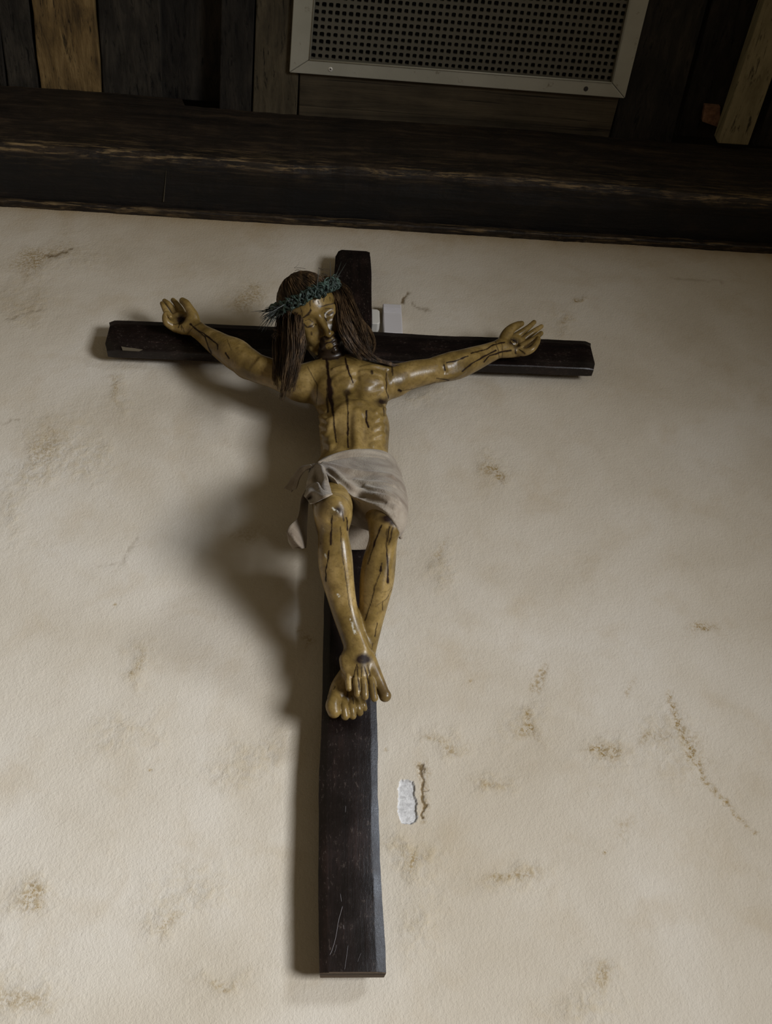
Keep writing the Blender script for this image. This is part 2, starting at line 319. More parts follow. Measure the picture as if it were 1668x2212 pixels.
for i, p in enumerate(pp):
    hw = 0.0011*(0.35+i/len(pp)); V += [p+np.array([-hw, 0, 0.002]), p+np.array([0, 0, -0.0012]), p+np.array([hw, 0, 0.002])]
for i in range(len(pp)-1): Fc += [(3*i, 3*i+1, 3*i+4, 3*i+3), (3*i+1, 3*i+2, 3*i+5, 3*i+4)]
tag(adopt(mesh_obj('scratch', V, Fc, m_chip), beam), 'pale scratch across the underside')
# thin uneven strip between beam and plaster
V, Fc, W_ = [], [], []
for i, x in enumerate(bx):
    z0 = 3.785 - 0.004*(x-0.2) + 0.0025*mnoise.noise((x*14, 1, 0)) + 0.0018*mnoise.noise((x*60, 2, 0)); yf = -0.020 + 0.003*mnoise.noise((x*17, 5, 0))
    for (y, z), k in zip([(0.0, z0), (yf+0.003, z0), (yf, z0+0.004), (yf, 3.812), (0.0, 3.812)], [0.2, 0.9, 0.8, 0.1, 0]): V.append((x, y, z)); W_.append(k*0.8)
n = 5
for i in range(len(bx)-1):
    for j in range(n): Fc.append((i*n+j, i*n+(j+1) % n, (i+1)*n+(j+1) % n, (i+1)*n+j))
strip = mesh_obj('trim_1', V, Fc, m_bp); at = strip.data.attributes.new('wear', 'FLOAT', 'POINT'); at.data.foreach_set('value', W_)
tag(strip, kind='structure')

# ceiling: dark backing and each board a piece of it
def cplane(x, s, z0, k=-0.0288):                    # x at the beam line, s metres out from the beam along the level, on board level z0
    return np.array([x + 0.0288*s, Y0 - s, z0 + SL*s])
ceil = mesh_obj('ceiling', *prism([cplane(-1.6, -0.15, 4.33), cplane(2.1, -0.15, 4.33), cplane(2.1, 5.0, 4.33), cplane(-1.6, 5.0, 4.33)], (0, 0, 0.05)), NT('void_wood').out((0.012, 0.010, 0.008, 1), 0.9))
tag(ceil, kind='structure')
def board(pl0, pl1, pr0, pr1, z0, mat, thick=0.03, name='plank', s1=1.3, wob=0.0, s0=-0.02):
    # left and right edges: pixels at the beam and at the frame's top; the board runs on to s1
    E = []
    for a, b in ((pl0, pl1), (pr0, pr1)):
        A, B = PZ(*a, z0, SL, Y0), PZ(*b, z0, SL, Y0); sa, sb = Y0-A[1], Y0-B[1]; k = (B[0]-A[0])/(sb-sa)
        ss = np.linspace(s0, s1, 26); E.append([np.array([A[0]+k*(s-sa), Y0-s, z0+SL*s]) for s in ss])
    if wob:
        ph = random.random()*9
        for e in E:
            for i, p in enumerate(e): p[0] += wob*mnoise.noise((i*0.55+ph, e[0][0]*9, 0))
    m = len(E[0]); up = np.array([0, 0.0, thick]); V, Fc = [], []
    for i in range(m): V += [E[0][i], E[1][i], E[1][i]+up, E[0][i]+up]
    for i in range(m-1):
        for j in range(4): Fc.append((4*i+j, 4*i+4+j, 4*i+4+(j+1) % 4, 4*i+(j+1) % 4))
    Fc += [(0, 1, 2, 3), (4*m-1, 4*m-2, 4*m-3, 4*m-4)]
    o = mesh_obj(name, V, Fc, mat); bevel(o, 0.003, 2); adopt(o, ceil); return o
ZL, ZR = 4.122, 4.085
board((-120, 175), (-150, 0), (12, 181), (-2, 40), ZL+0.005, m_dark)
board((17, 183), (-8, 0), (84, 190), (62, 0), ZL+0.006, m_grey, wob=0.003)
board((89, 191), (67, 0), (218, 200), (205, 0), ZL-0.004, m_warm, wob=0.005, thick=0.04)
board((223, 201), (211, 0), (351, 210), (345, 0), ZL+0.004, m_grey, wob=0.002)
board((345, 214), (338, 0), (480, 232), (484, 0), ZR+0.075, m_dark, wob=0.004)
board((474, 232), (478, 0), (542, 238), (551, 0), ZR+0.002, m_dark, thick=0.10)
board((546, 239), (554, 0), (641, 244), (653, 0), ZR, m_tan, thick=0.10)
board((1318, 300), (1385, 0), (1452, 300), (1530, 0), ZR+0.012, m_dark, thick=0.05)
board((1460, 296), (1540, 0), (1560, 296), (1660, 0), ZR+0.06, m_dark)
board((1552, 305), (1652, 0), (1617, 313), (1728, 0), ZR-0.018, m_pale, thick=0.045, s0=0.004)
board((1632, 312), (1745, 0), (1900, 330), (2050, 0), ZR+0.03, m_dark)
# board lying across, under the vent
A = [PZ(x, y, ZR, SL, Y0) for x, y in ((645, 244), (1314, 300), (1340, 205), (648, 150))]
A[0][1] = A[1][1] = Y0+0.02; A[0][2] = A[1][2] = ZR-SL*0.02
o = mesh_obj('plank', *prism(A, (0, 0, 0.03)), m_cross_board); bevel(o, 0.003); adopt(o, ceil)
# a brick end seen in the gap beside the pale batten
t = NT('brick_clay'); m_brick = t.out(t.ramp(t.noise(t.co.outputs['Object'], 60, 5), [(0.35, (0.13, 0.065, 0.035)), (0.65, (0.26, 0.14, 0.08))]), 0.9, t.bump(t.noise(t.co.outputs['Object'], 120, 4), 0.6, 0.004))
bk = [PZ(x, y, ZR+0.045, SL, Y0) for x, y in ((1517, 263), (1556, 277), (1557, 231), (1523, 228))]
o = mesh_obj('brick', *prism(bk, (0, 0, 0.05)), m_brick); bevel(o, 0.002); adopt(o, ceil)
bk = [PZ(x, y, ZR+0.045, SL, Y0) for x, y in ((-10, 140), (6, 145), (2, 70), (-14, 66))]
o = mesh_obj('brick', *prism(bk, (0, 0, 0.05)), m_brick); bevel(o, 0.002); adopt(o, ceil)

# ---- ventilation grille in its metal frame
ZV = ZR-0.016
t = NT('vent_metal'); nn = t.noise(t.co.outputs['Object'], 35, 6, 0.7)
m_vent = t.out(t.mix(t.ramp(nn, [(0.62, G(0)), (0.72, G(1))]), t.ramp(t.noise(t.co.outputs['Object'], 6, 4), [(0.3, (0.30, 0.295, 0.24)), (0.7, (0.37, 0.36, 0.30))]), (0.16, 0.14, 0.10, 1)), 0.5, t.bump(t.noise(t.co.outputs['Object'], 300, 3), 0.15, 0.002), Metallic=0.15, Specular_IOR_Level=0.4)
m_screw = NT('screw_steel').out((0.75, 0.74, 0.70, 1), 0.35, Metallic=0.4)
m_hole = NT('screw_recess').out((0.02, 0.018, 0.015, 1), 0.8)
oBL, oBR = PZ(625, 157, ZV, SL, Y0), PZ(1350, 213, ZV, SL, Y0); iBL, iBR = PZ(669, 129, ZV, SL, Y0), PZ(1322, 179, ZV, SL, Y0)
oTL, oTR = PZ(634, 0, ZV, SL, Y0), PZ(1403, 0, ZV, SL, Y0); iTL, iTR = PZ(679, 0, ZV, SL, Y0), PZ(1361, 0, ZV, SL, Y0)
def run(a, b, s):                                   # continue the line a-b to distance s out from the beam
    k = (s-(Y0-a[1]))/((Y0-b[1])-(Y0-a[1])); return a+(b-a)*k
S_IN, S_OUT = 0.86, 0.90
oFL, oFR, iFL, iFR = run(oBL, oTL, S_OUT), run(oBR, oTR, S_OUT), run(iBL, iTL, S_IN), run(iBR, iTR, S_IN)
vent = empty('ceiling_vent', (oBL+oFR)/2)
tag(vent, 'pale metal framed perforated ventilation grille set in the dark timber ceiling', 'vent')
up = np.array([0, 0, 0.014])
for q in ([oBL, oBR, iBR, iBL], [oBR, oFR, iFR, iBR], [oFR, oFL, iFL, iFR], [oFL, oBL, iBL, iFL]):
    c = sum(q)/4; q = [c+(p-c)*0.9988 for p in q]
    o = mesh_obj('frame_rail', *prism(q, up), m_vent); bevel(o, 0.0022, 2); adopt(o, vent)
# raised inner lip
for a, b in ((iBL, iBR), (iBR, iFR), (iFL, iBL)):
    V, Fc = tube([a+np.array([0, 0, -0.0005]), b+np.array([0, 0, -0.0005])], 0.0024, 8); adopt(mesh_obj('frame_lip', V, Fc, m_vent, smooth=True), vent)
# perforated sheet
NX, NY = 46, 40
m_grille = NT('grille_sheet').out((0.085, 0.078, 0.056, 1), 0.7)
V, Q = [], []
def gp(u, v, z=0.0):
    p = (iBL*(1-u)+iBR*u)*(1-v)+(iFL*(1-u)+iFR*u)*v; return p+np.array([0, 0, 0.006+z])
for j in range(NY):
    for i in range(NX):
        b0 = len(V); jj = lambda: random.uniform(-0.05, 0.05)
        u0, u1, v0, v1 = i/NX, (i+1)/NX, j/NY, (j+1)/NY; hw = random.uniform(0.29, 0.35); um, vm = (u0+u1)/2, (v0+v1)/2; du, dv = (u1-u0), (v1-v0)
        ang = [math.pi/4+k*math.pi/4 for k in range(8)]
        for z in (0.0, 0.007):
            V += [gp(u0, v0, z), gp(um, v0, z), gp(u1, v0, z), gp(u1, vm, z), gp(u1, v1, z), gp(um, v1, z), gp(u0, v1, z), gp(u0, vm, z)]
            V += [gp(um+du*hw*cx, vm+dv*hw*cy, z) for cx, cy in ((-.86, -.86), (0, -1), (.86, -.86), (1, 0), (.86, .86), (0, 1), (-.86, .86), (-1, 0))]
        for k in range(8):
            k2 = (k+1) % 8
            Q.append((b0+k, b0+k2, b0+8+k2, b0+8+k)); Q.append((b0+8+k, b0+8+k2, b0+24+k2, b0+24+k))
gr = np_obj('grille', np.array(V), np.array(Q), m_grille, smooth=False); adopt(gr, vent)
back = [p+np.array([0, 0, 0.055]) for p in (iBL, iBR, iFR, iFL)]
adopt(mesh_obj('duct_back', *prism(back, (0, 0, 0.01)), NT('duct').out((0.018, 0.016, 0.012, 1), 0.9)), vent)
for a, b in ((iBL, iBR), (iBR, iFR), (iFR, iFL), (iFL, iBL)):
    e = np.array([0, 0, 0.05]); z = np.array([0, 0, 0.014]); adopt(mesh_obj('duct_side', [a+z, b+z, b+e, a+e], [(0, 1, 2, 3)], m_hole), vent)
def disc(name, c, r, h, mat, n=18):
    V = [c+np.array([r*math.cos(2*math.pi*k/n), -r*math.sin(2*math.pi*k/n), -SL*-r*math.sin(2*math.pi*k/n)]) for k in range(n)]
    V += [p+(c-p)*0.35+np.array([0, 0, -h]) for p in V[:n]]
    return mesh_obj(name, V, [(k, (k+1) % n, n+(k+1) % n, n+k) for k in range(n)] + [tuple(range(2*n-1, n-1, -1))], mat, smooth=False)
sc = disc('screw', PZ(714, 150, ZV-0.0005, SL, Y0), 0.0062, 0.002, m_screw); adopt(sc, vent)
c = PZ(714, 150, ZV-0.0030, SL, Y0)
for ang in (0.5, 0.5+math.pi/2):
    d_ = np.array([math.cos(ang), math.sin(ang), -SL*math.sin(ang)])*0.0030; e_ = np.array([-math.sin(ang), math.cos(ang), -SL*math.cos(ang)])*0.0007
    s_ = mesh_obj('screw_slot', *prism([c-d_-e_, c+d_-e_, c+d_+e_, c-d_+e_], (0, 0, 0.0012)), m_hole); adopt(s_, vent)
sc = disc('screw', PZ(1266, 192, ZV-0.0005, SL, Y0), 0.0066, 0.001, m_hole); adopt(sc, vent); tag(sc, 'dark rusted screw head')
# ================================================================== wooden cross
FD, BD = 0.055, 0.027                                # front and back face, metres out from the wall
def cross_wood(name, axis):
    t = NT(name); sc = (5, 60, 60) if axis == 'x' else (60, 60, 5)
    mp = t.mapped(sc); n1 = t.noise(mp, 1.0, 7, 0.65, 0.4); n2 = t.noise(t.co.outputs['Object'], 14, 5, 0.65); n3 = t.noise(t.mapped((260, 260, 110) if axis == 'z' else (110, 260, 260)), 1.0, 4, 0.75)
    col = t.ramp(t.math('ADD', t.math('MULTIPLY', n1, 0.5), t.math('MULTIPLY', n2, 0.5)), [(0.38, (0.0040, 0.0026, 0.0024)), (0.54, (0.0085, 0.0050, 0.0044)), (0.70, (0.024, 0.0125, 0.0100))])
    fl = t.math('MULTIPLY', t.ramp(n3, [(0.585, G(0)), (0.66, G(1))]), t.ramp(n2, [(0.42, G(0.15)), (0.60, G(1))]))
    col = t.mix(t.math('MULTIPLY', fl, 0.5), col, (0.11, 0.085, 0.07, 1))
    return t.out(col, t.ramp(n2, [(0.3, G(0.26)), (0.7, G(0.42))]), t.bump(t.math('ADD', n1, t.math('MULTIPLY', n3, 0.5)), 0.28, 0.0022), Specular_IOR_Level=0.34)
m_cx, m_cz = cross_wood('cross_wood_bar', 'x'), cross_wood('cross_wood_post', 'z')
m_end = wood('cross_end_grain', (0.03, 0.02, 0.014), (0.07, 0.048, 0.032), (0.12, 0.085, 0.055), 'x', 1.5, 0.8)
def loft(name, rings, mat):
    n = len(rings[0]); V = [p for r in rings for p in r]; Fc = []
    for i in range(len(rings)-1):
        for j in range(n): Fc.append((i*n+j, i*n+(j+1) % n, (i+1)*n+(j+1) % n, (i+1)*n+j))
    Fc += [tuple(range(n-1, -1, -1)), tuple((len(rings)-1)*n+j for j in range(n))]
    o = mesh_obj(name, V, Fc, mat); o.data.polygons.foreach_set('use_smooth', [True]*len(o.data.polygons))
    o.data.set_sharp_from_angle(angle=math.radians(22)); return o
cross = empty('wooden_cross', (0.08, -0.03, 1.86))
tag(cross, 'tall dark brown wooden cross with worn edges hanging on the cream plaster wall', 'cross')
le = [(2100, 690), (2000, 688), (1850, 687.5), (1720, 687.5), (1620, 692), (1540, 694.5), (1300, 700), (1000, 708), (700, 720), (600, 721.5), (552, 724.5), (541, 730)]
ri = [(2100, 836), (2060, 834.5), (2000, 831), (1960, 829.5), (1900, 826), (1850, 822.5), (1780, 820.5), (1700, 819), (1650, 817.5), (1600, 818), (1540, 815.5), (1300, 812), (1000, 809), (700, 804.5), (600, 803.5), (556, 802.5), (548, 800)]
ys = list(np.linspace(2099, 552, 110)) + [546, 542.5, 541]
rings = []
le_ = sorted(le); ri_ = sorted(ri)
for y in ys:
    xl = np.interp(y, [a for a, _ in le_], [b for _, b in le_]); xr = np.interp(y, [a for a, _ in ri_], [b for _, b in ri_])
    A, B = P(xl, y, FD), P(xr, y, FD); z = 0.5*(A[2]+B[2]); x0, x1 = A[0], B[0]; wd = x1-x0
    wob = 0.0012*mnoise.noise((z*9, 1, 0))+0.0008*mnoise.noise((z*31, 4, 0)); wob2 = 0.0016*mnoise.noise((z*13, 7, 0))+0.0009*mnoise.noise((z*41, 9, 0))
    bl, br = 0.011+wob*0.5, 0.0085+0.0045*min(max((2.62-z)/0.7, 0), 1)+wob2
    if y < 560: bl *= 0.8
    fz = FD
    rings.append([np.array(p) for p in [(x0+0.002, -BD, z), (x0+0.0004+wob, -(FD-0.008), z), (x0+0.0008+wob, -(fz-0.0058), z), (x0+bl, -(fz-0.0006), z), (x0+bl+0.003, -fz, z), (x1-br-0.003, -fz+0.0003*mnoise.noise((z*20, 0, 3)), z), (x1-br, -(fz-0.0007), z), (x1-0.0012+wob2, -(fz-0.36*br), z), (x1-0.0006+wob2, -(FD-0.009), z), (x1-0.002, -BD, z)]])
post = loft('upright_post', rings, m_cz); adopt(post, cross)
o = mesh_obj('post_end', *prism([rings[0][k]+np.array([0, 0.0004 if k in (0, 9) else 0.0008, 0.0]) for k in (0, 2, 4, 5, 7, 9)], (0, 0, -0.0012)), m_end); adopt(o, cross)
tl = [(235, 687), (420, 694), (600, 702), (800, 712), (950, 721), (1100, 725.5), (1278, 733)]; bl_ = [(229, 752), (420, 760), (600, 768), (800, 777), (1000, 784), (1150, 789), (1285, 795)]
rings = []
for k, s in enumerate(np.linspace(0, 1, 90)):
    xt, xb = 235+(1278-235)*s, 229+(1285-229)*s
    A, B = P(xt, np.interp(xt, *zip(*tl)), FD), P(xb, np.interp(xb, *zip(*bl_)), FD); x = 0.5*(A[0]+B[0])
    n1 = 0.0012*mnoise.noise((x*17, 2, 1))+0.0007*mnoise.noise((x*53, 3, 1)); n2 = 0.0012*mnoise.noise((x*15, 6, 1))+0.0007*mnoise.noise((x*47, 8, 1))
    zt, zb = A[2]+n1, B[2]+n2; e = min(s, 1-s)*1.2; dr = 0.004*max(0, 1-e/0.016); tb = 0.018
    if e < 0.004: zt -= 0.004; zb += 0.002
    rings.append([np.array(p) for p in [(A[0], -BD, zt-0.001), (A[0], -(FD-0.006-dr), zt), (x, -(FD-0.001-dr), zt-tb), (x, -(FD-dr), zt-tb-0.003), (x, -(FD-dr), zb+0.022), (x, -(FD-0.0012-dr), zb+0.018), (B[0], -(FD-0.0035-dr), zb+0.003), (B[0], -(FD-0.0055-dr), zb+0.0006), (B[0], -(FD-0.009), zb), (B[0], -BD, zb+0.001)]])
bar = loft('crossbar', rings, m_cx); adopt(bar, cross)
for z in (3.45, 2.2):                                # blocks that carry the cross on the wall
    adopt(box('wall_block', 0.060, 0.105, -BD-0.002, -0.001, z, z+0.06, m_cz), cross)
# bare chip on the left lower edge of the bar
cp = [P(x, y, FD-0.001) for x, y in ((262, 749), (272, 751), (290, 753), (308, 756), (300, 759), (280, 758), (265, 757))]
adopt(mesh_obj('bare_chip', *prism(cp, (0, -0.0012, 0)), m_chip), cross)

# pale scratches low on the post
m_scr = NT('scratched_wood').out((0.16, 0.145, 0.15, 1), 0.5)
for pts, wpx in [([(740, 1957), (735, 1975), (731, 1990), (725, 2025), (718, 2050), (712, 2064)], 2.2), ([(752, 2041), (748, 2070), (744, 2097)], 1.6), ([(780, 2058), (772, 2079)], 1.2), ([(728, 2040), (722, 2060)], 1.2), ([(741, 1998), (743, 2008)], 2.4), ([(747, 1740), (746, 1756)], 1.6), ([(735, 1930), (738, 1950)], 2.0)]:
    pp = catmull([P(x, y, FD+0.0002) for x, y in pts], 5); V, Fc = [], []
    for i, p in enumerate(pp):
        hw = wpx*0.00033*(1 if 0 < i < len(pp)-1 else 0.2); V += [p+np.array([-hw, 0.0006, 0]), p+np.array([0, -0.0006, 0]), p+np.array([hw, 0.0006, 0])]
    for i in range(len(pp)-1): Fc += [(3*i, 3*i+1, 3*i+4, 3*i+3), (3*i+1, 3*i+2, 3*i+5, 3*i+4)]
    tag(adopt(mesh_obj('scratch', V, Fc, m_scr), cross), 'pale scratch in the dark wood')

# ================================================================== alarm contact beside the post
t = NT('white_plastic'); m_wp = t.out((0.55, 0.53, 0.54, 1), 0.45)
m_wp2 = NT('ivory_plastic').out((0.60, 0.58, 0.53, 1), 0.45)
def pxbox(name, pts, d_front, d_back, mat, bv):
    V, Fc = prism([P(x, y, d_front) for x, y in pts], (0, d_front-d_back, 0)); o = mesh_obj(name, V, Fc, mat); bevel(o, bv, 2); return o
sen = empty('sensor_box', P(847, 715, 0.0)); tag(sen, 'white ribbed plastic sensor box on the wall right of the cross post', 'sensor')
A = P(827, 655, 0.03); B = P(867, 655, 0.03); z1 = A[2]; z0 = z1-0.115
o = box('case', A[0], B[0], -0.030, 0.0, z0, z1, m_wp); bevel(o, 0.003, 3); adopt(o, sen)
for k in range(4):
    z = P(847, 665.5+3.0*k, 0.03)[2]; adopt(box('rib', A[0]+0.001, B[0]-0.001, -0.0318, -0.029, z-0.0012, z+0.0012, m_wp, bv=0.0006), sen)
mag = empty('magnet_block', P(812, 712, 0.0)); tag(mag, 'small chamfered ivory magnet block touching the right side of the cross post', 'magnet')
A = P(803, 667, 0.040); B = P(820, 667, 0.040); x0, x1 = A[0]-0.0002, B[0]; z1 = A[2]; z0 = P(812, 699, 0.040)[2]; c = 0.006
V, Fc = prism([(x0, -0.040, z0), (x1-c, -0.040, z0), (x1, -0.040, z0+c), (x1, -0.040, z1-c), (x1-c, -0.040, z1), (x0, -0.040, z1)], (0, 0.040, 0))
o = mesh_obj('case', V, Fc, m_wp2); bevel(o, 0.002, 2); adopt(o, mag)
# ================================================================== carved figure: one continuous body grown from a distance field
class Field:
    def __init__(s): s.pr = []
    def add(s, kind, data, lo, hi, k, op): s.pr.append((kind, data, np.asarray(lo)-k, np.asarray(hi)+k, k, op))
    def cone(s, a, b, ra, rb, k=0.008, op=1):
        a, b = np.asarray(a, float), np.asarray(b, float); r = max(ra, rb)
        s.add('c', (a, b, ra, rb), np.minimum(a, b)-r, np.maximum(a, b)+r, k, op)
    def ell(s, c, r, k=0.012, op=1, R=None):
        c = np.asarray(c, float); r = np.asarray(r, float); R = np.eye(3) if R is None else np.asarray(R)   # rows of R: the ellipsoid's axes
        ext = np.sqrt(((R*r[:, None])**2).sum(0)); s.add('e', (c, r, R), c-ext, c+ext, k, op)
    def cut(s, p0, n, k=0.003):                      # keep the side the normal points away from
        n = np.asarray(n, float); n = n/np.linalg.norm(n); s.add('p', (np.asarray(p0, float), n), np.full(3, -9.0), np.full(3, 9.0), k, -2)
    def chain(s, pts, k=0.006, op=1):                # [(px, py, depth, radius in pixels)]
        s.chain_w([np.append(P(a, b, c), r*pxm(P(a, b, c))) for a, b, c, r in pts], k, op)
    def chain_w(s, pts, k, op=1):
        q = catmull(pts, 6 if len(pts) > 2 else 1); sg = []
        for a, b in zip(q[:-1], q[1:]):
            r = max(a[3], b[3]); sg.append((a[:3], b[:3], a[3], b[3], np.minimum(a[:3], b[:3])-r-0.03, np.maximum(a[:3], b[:3])+r+0.03))
        s.add('h', sg, np.min([g[4] for g in sg], 0)+0.03, np.max([g[5] for g in sg], 0)-0.03, k, op)
    @staticmethod
    def prim(kind, data, p):
        if kind == 'c':
            a, b, ra, rb = data; ab = b-a; t = np.clip(((p-a) @ ab)/(ab @ ab+1e-12), 0, 1)
            return np.sqrt((((p-a)-t[:, None]*ab)**2).sum(1))-(ra+(rb-ra)*t)
        if kind == 'e':
            c, r, R = data; q = (p-c) @ R.T; k0 = np.sqrt(((q/r)**2).sum(1)); k1 = np.sqrt(((q/r**2)**2).sum(1))+1e-9
            return k0*(k0-1)/k1
        if kind == 'h':
            lo, hi = p.min(0), p.max(0); d = np.full(len(p), 1.0)
            for a, b, ra, rb, l_, h_ in data:
                if (l_ > hi).any() or (h_ < lo).any(): continue
                ab = b-a; pa_ = p-a; t = np.clip((pa_ @ ab)/(ab @ ab+1e-12), 0, 1); pa_ = pa_-t[:, None]*ab
                d = np.minimum(d, np.sqrt(np.einsum('ij,ij->i', pa_, pa_))-(ra+(rb-ra)*t))
            return d
        p0, n = data; return (p-p0) @ n
    def ev(s, p, ids=None):
        d = np.full(len(p), 1.0)
        for i in (range(len(s.pr)) if ids is None else ids):
            kind, data, lo, hi, k, op = s.pr[i]; e = s.prim(kind, data, p)
            if op == 1: h = np.maximum(k-np.abs(d-e), 0)/k; d = np.minimum(d, e)-h*h*k*0.25
            else:
                e = -e if op == -1 else e; h = np.maximum(k-np.abs(d-e), 0)/k; d = np.maximum(d, e)+h*h*k*0.25
        return d
    def hit(s, pix):                                 # first surface points along pixel rays
        r = np.array([ray(*q) for q in pix]); r /= np.linalg.norm(r, axis=1)[:, None]; t = np.full(len(r), 1.2)
        lo = np.array([q[2] for q in s.pr])-0.01; hi = np.array([q[3] for q in s.pr])+0.01; ok = np.zeros(len(s.pr), bool)
        for d in r:
            ta, tb = (lo-CAM)/d, (hi-CAM)/d; ok |= np.minimum(ta, tb).max(1) < np.maximum(ta, tb).min(1)
        ids = [i for i in np.nonzero(ok)[0] if s.pr[i][5] != -2]
        for _ in range(60):
            e = s.ev(CAM+r*t[:, None], ids); t += 0.8*np.clip(e, -0.05, 0.06)
            if np.abs(e).max() < 2e-4: break
        return CAM+r*t[:, None], r
    def ridge(s, pix, rad, out, k=0.004, op=1, taper=True):  # raised (or cut) line drawn over the surface, radius and height in metres
        c, r = s.hit(pix); n = len(pix); out = out-0.2*k
        rr = [rad*(0.55 if taper and i in (0, n-1) and n > 2 else 1.0) for i in range(n)]
        q = [c[i]-r[i]*((out-rr[i]) if op == 1 else (rr[i]-out)) for i in range(n)]
        s.chain_w([np.append(a, b) for a, b in zip(q, rr)], k, op)
    def groove(s, pix, rad, deep, k=0.003, taper=True): s.ridge(pix, rad, deep, k, -1, taper)
    def mesh(s, h=0.0014, B=16):
        nP = len(s.pr); un = [i for i in range(nP) if s.pr[i][5] == 1]
        lo = np.min([s.pr[i][2] for i in un], 0)-4*h; S = B*h; blocks = {}
        for i in range(nP):
            if s.pr[i][5] == -2: continue
            a = np.floor((s.pr[i][2]-h*2-lo)/S).astype(int); b = np.floor((s.pr[i][3]+h*2-lo)/S).astype(int)
            for x in range(a[0], b[0]+1):
                for y in range(a[1], b[1]+1):
                    for z in range(a[2], b[2]+1): blocks.setdefault((x, y, z), []).append(i)
        planes = [i for i in range(nP) if s.pr[i][5] == -2]
        g = np.arange(B+1); off = np.stack(np.meshgrid(g, g, g, indexing='ij'), -1).reshape(-1, 3)
        N1 = B+1; corner = [(i, j, k) for i in (0, 1) for j in (0, 1) for k in (0, 1)]
        edges = [(a, b) for a in range(8) for b in range(a+1, 8) if sum(abs(corner[a][q]-corner[b][q]) for q in range(3)) == 1]
        keys, verts, quads = [], [], []; BIG = 1 << 20
        key = lambda c: (c[:, 0]*BIG+c[:, 1])*BIG+c[:, 2]
        for bk, ids in blocks.items():
            if not any(s.pr[i][5] == 1 for i in ids): continue
            ids = sorted(ids+planes); b0 = np.array(bk)*B
            dc = s.ev((lo+(b0+B/2)*h)[None], ids)[0]
            if abs(dc) > S*1.6: continue
            val = s.ev(lo+(b0+off)*h, ids).reshape(N1, N1, N1); sg = val < 0
            if sg.all() or not sg.any(): continue
            c8 = [sg[i:i+B, j:j+B, k:k+B] for i, j, k in corner]; cnt = sum(c.astype(np.int8) for c in c8)
            cell = np.argwhere((cnt > 0) & (cnt < 8))
            if len(cell) == 0: continue
            v8 = np.stack([val[cell[:, 0]+i, cell[:, 1]+j, cell[:, 2]+k] for i, j, k in corner], 1); acc = np.zeros((len(cell), 3)); w_ = np.zeros(len(cell)); ca_ = np.array(corner, float)
            for a, b in edges:
                va, vb = v8[:, a], v8[:, b]; m = (va < 0) != (vb < 0); t = np.where(m, va/(va-vb+1e-20), 0)
                acc += m[:, None]*(ca_[a]+t[:, None]*(ca_[b]-ca_[a])); w_ += m
            keys.append(key(cell+b0+8)); verts.append(lo+(b0+cell+acc/w_[:, None])*h)
            for ax in range(3):
                sl = [slice(0, B)]*3; s2 = list(sl); s2[ax] = slice(1, B+1); A, C = sg[tuple(sl)], sg[tuple(s2)]
                e = np.argwhere(A != C)
                if len(e) == 0: continue
                fl = A[e[:, 0], e[:, 1], e[:, 2]]; u, v = [q for q in range(3) if q != ax]
                if ax == 1: u, v = v, u
                q = []
                for du, dv in ((-1, -1), (0, -1), (0, 0), (-1, 0)):
                    c = e+b0+8; c[:, u] += du; c[:, v] += dv; q.append(key(c))
                q = np.stack(q, 1); q[~fl] = q[~fl][:, ::-1]; quads.append(q)
        K = np.concatenate(keys); V = np.concatenate(verts); Q = np.concatenate(quads); o = np.argsort(K); Ks = K[o]
        ix = np.searchsorted(Ks, Q); ix = np.minimum(ix, len(Ks)-1); ok = (Ks[ix] == Q).all(1)
        Q = o[ix[ok]]; n = len(V); a = Q.ravel(); b = np.roll(Q, -1, 1).ravel(); ii = np.concatenate([a, b]); jj = np.concatenate([b, a]); deg = np.maximum(np.bincount(ii, minlength=n), 1)[:, None]
        for lam in (0.5, -0.52)*3:                   # light smoothing without shrinking
            V = V+lam*(np.stack([np.bincount(ii, weights=V[jj, c], minlength=n) for c in range(3)], 1)/deg-V)
        return V, Q

BODY = Field()
Bd = BODY
# ---- torso
Bd.ell(P(757, 848, 0.124), (0.082, 0.067, 0.092), 0.02)
Bd.ell(P(766, 925, 0.125), (0.073, 0.060, 0.085), 0.03)
Bd.ell(P(766, 985, 0.122), (0.067, 0.053, 0.075), 0.03)
Bd.ell(P(764, 1035, 0.118), (0.080, 0.056, 0.060), 0.03)
Bd.ell(P(718, 838, 0.150), (0.036, 0.031, 0.034), 0.022)      # chest muscles
Bd.ell(P(802, 838, 0.152), (0.037, 0.030, 0.034), 0.022)
# ---- arms: his right arm is at the left of the picture
Bd.chain([(700, 822, .13, 48), (655, 828, .133, 42), (622, 818, .135, 34), (594, 808, .135, 31), (560, 797, .132, 31), (536, 786, .126, 31)], 0.014)
Bd.chain([(536, 786, .126, 31), (510, 766, .120, 34), (485, 752, .112, 29), (462, 737, .104, 24.5), (440, 722, .096, 19.5), (423, 710, .092, 18.5), (410, 702, .090, 18)], 0.010)
Bd.chain([(810, 826, .13, 44), (848, 823, .133, 37), (872, 815, .135, 32), (896, 808, .136, 30), (925, 803, .134, 28), (950, 797, .130, 26.5)], 0.014)
Bd.chain([(950, 797, .130, 26.5), (972, 792, .128, 31), (995, 786, .122, 30), (1022, 776, .112, 26.5), (1050, 765, .103, 22), (1072, 756, .098, 19.5), (1086, 752, .095, 18.5)], 0.010)
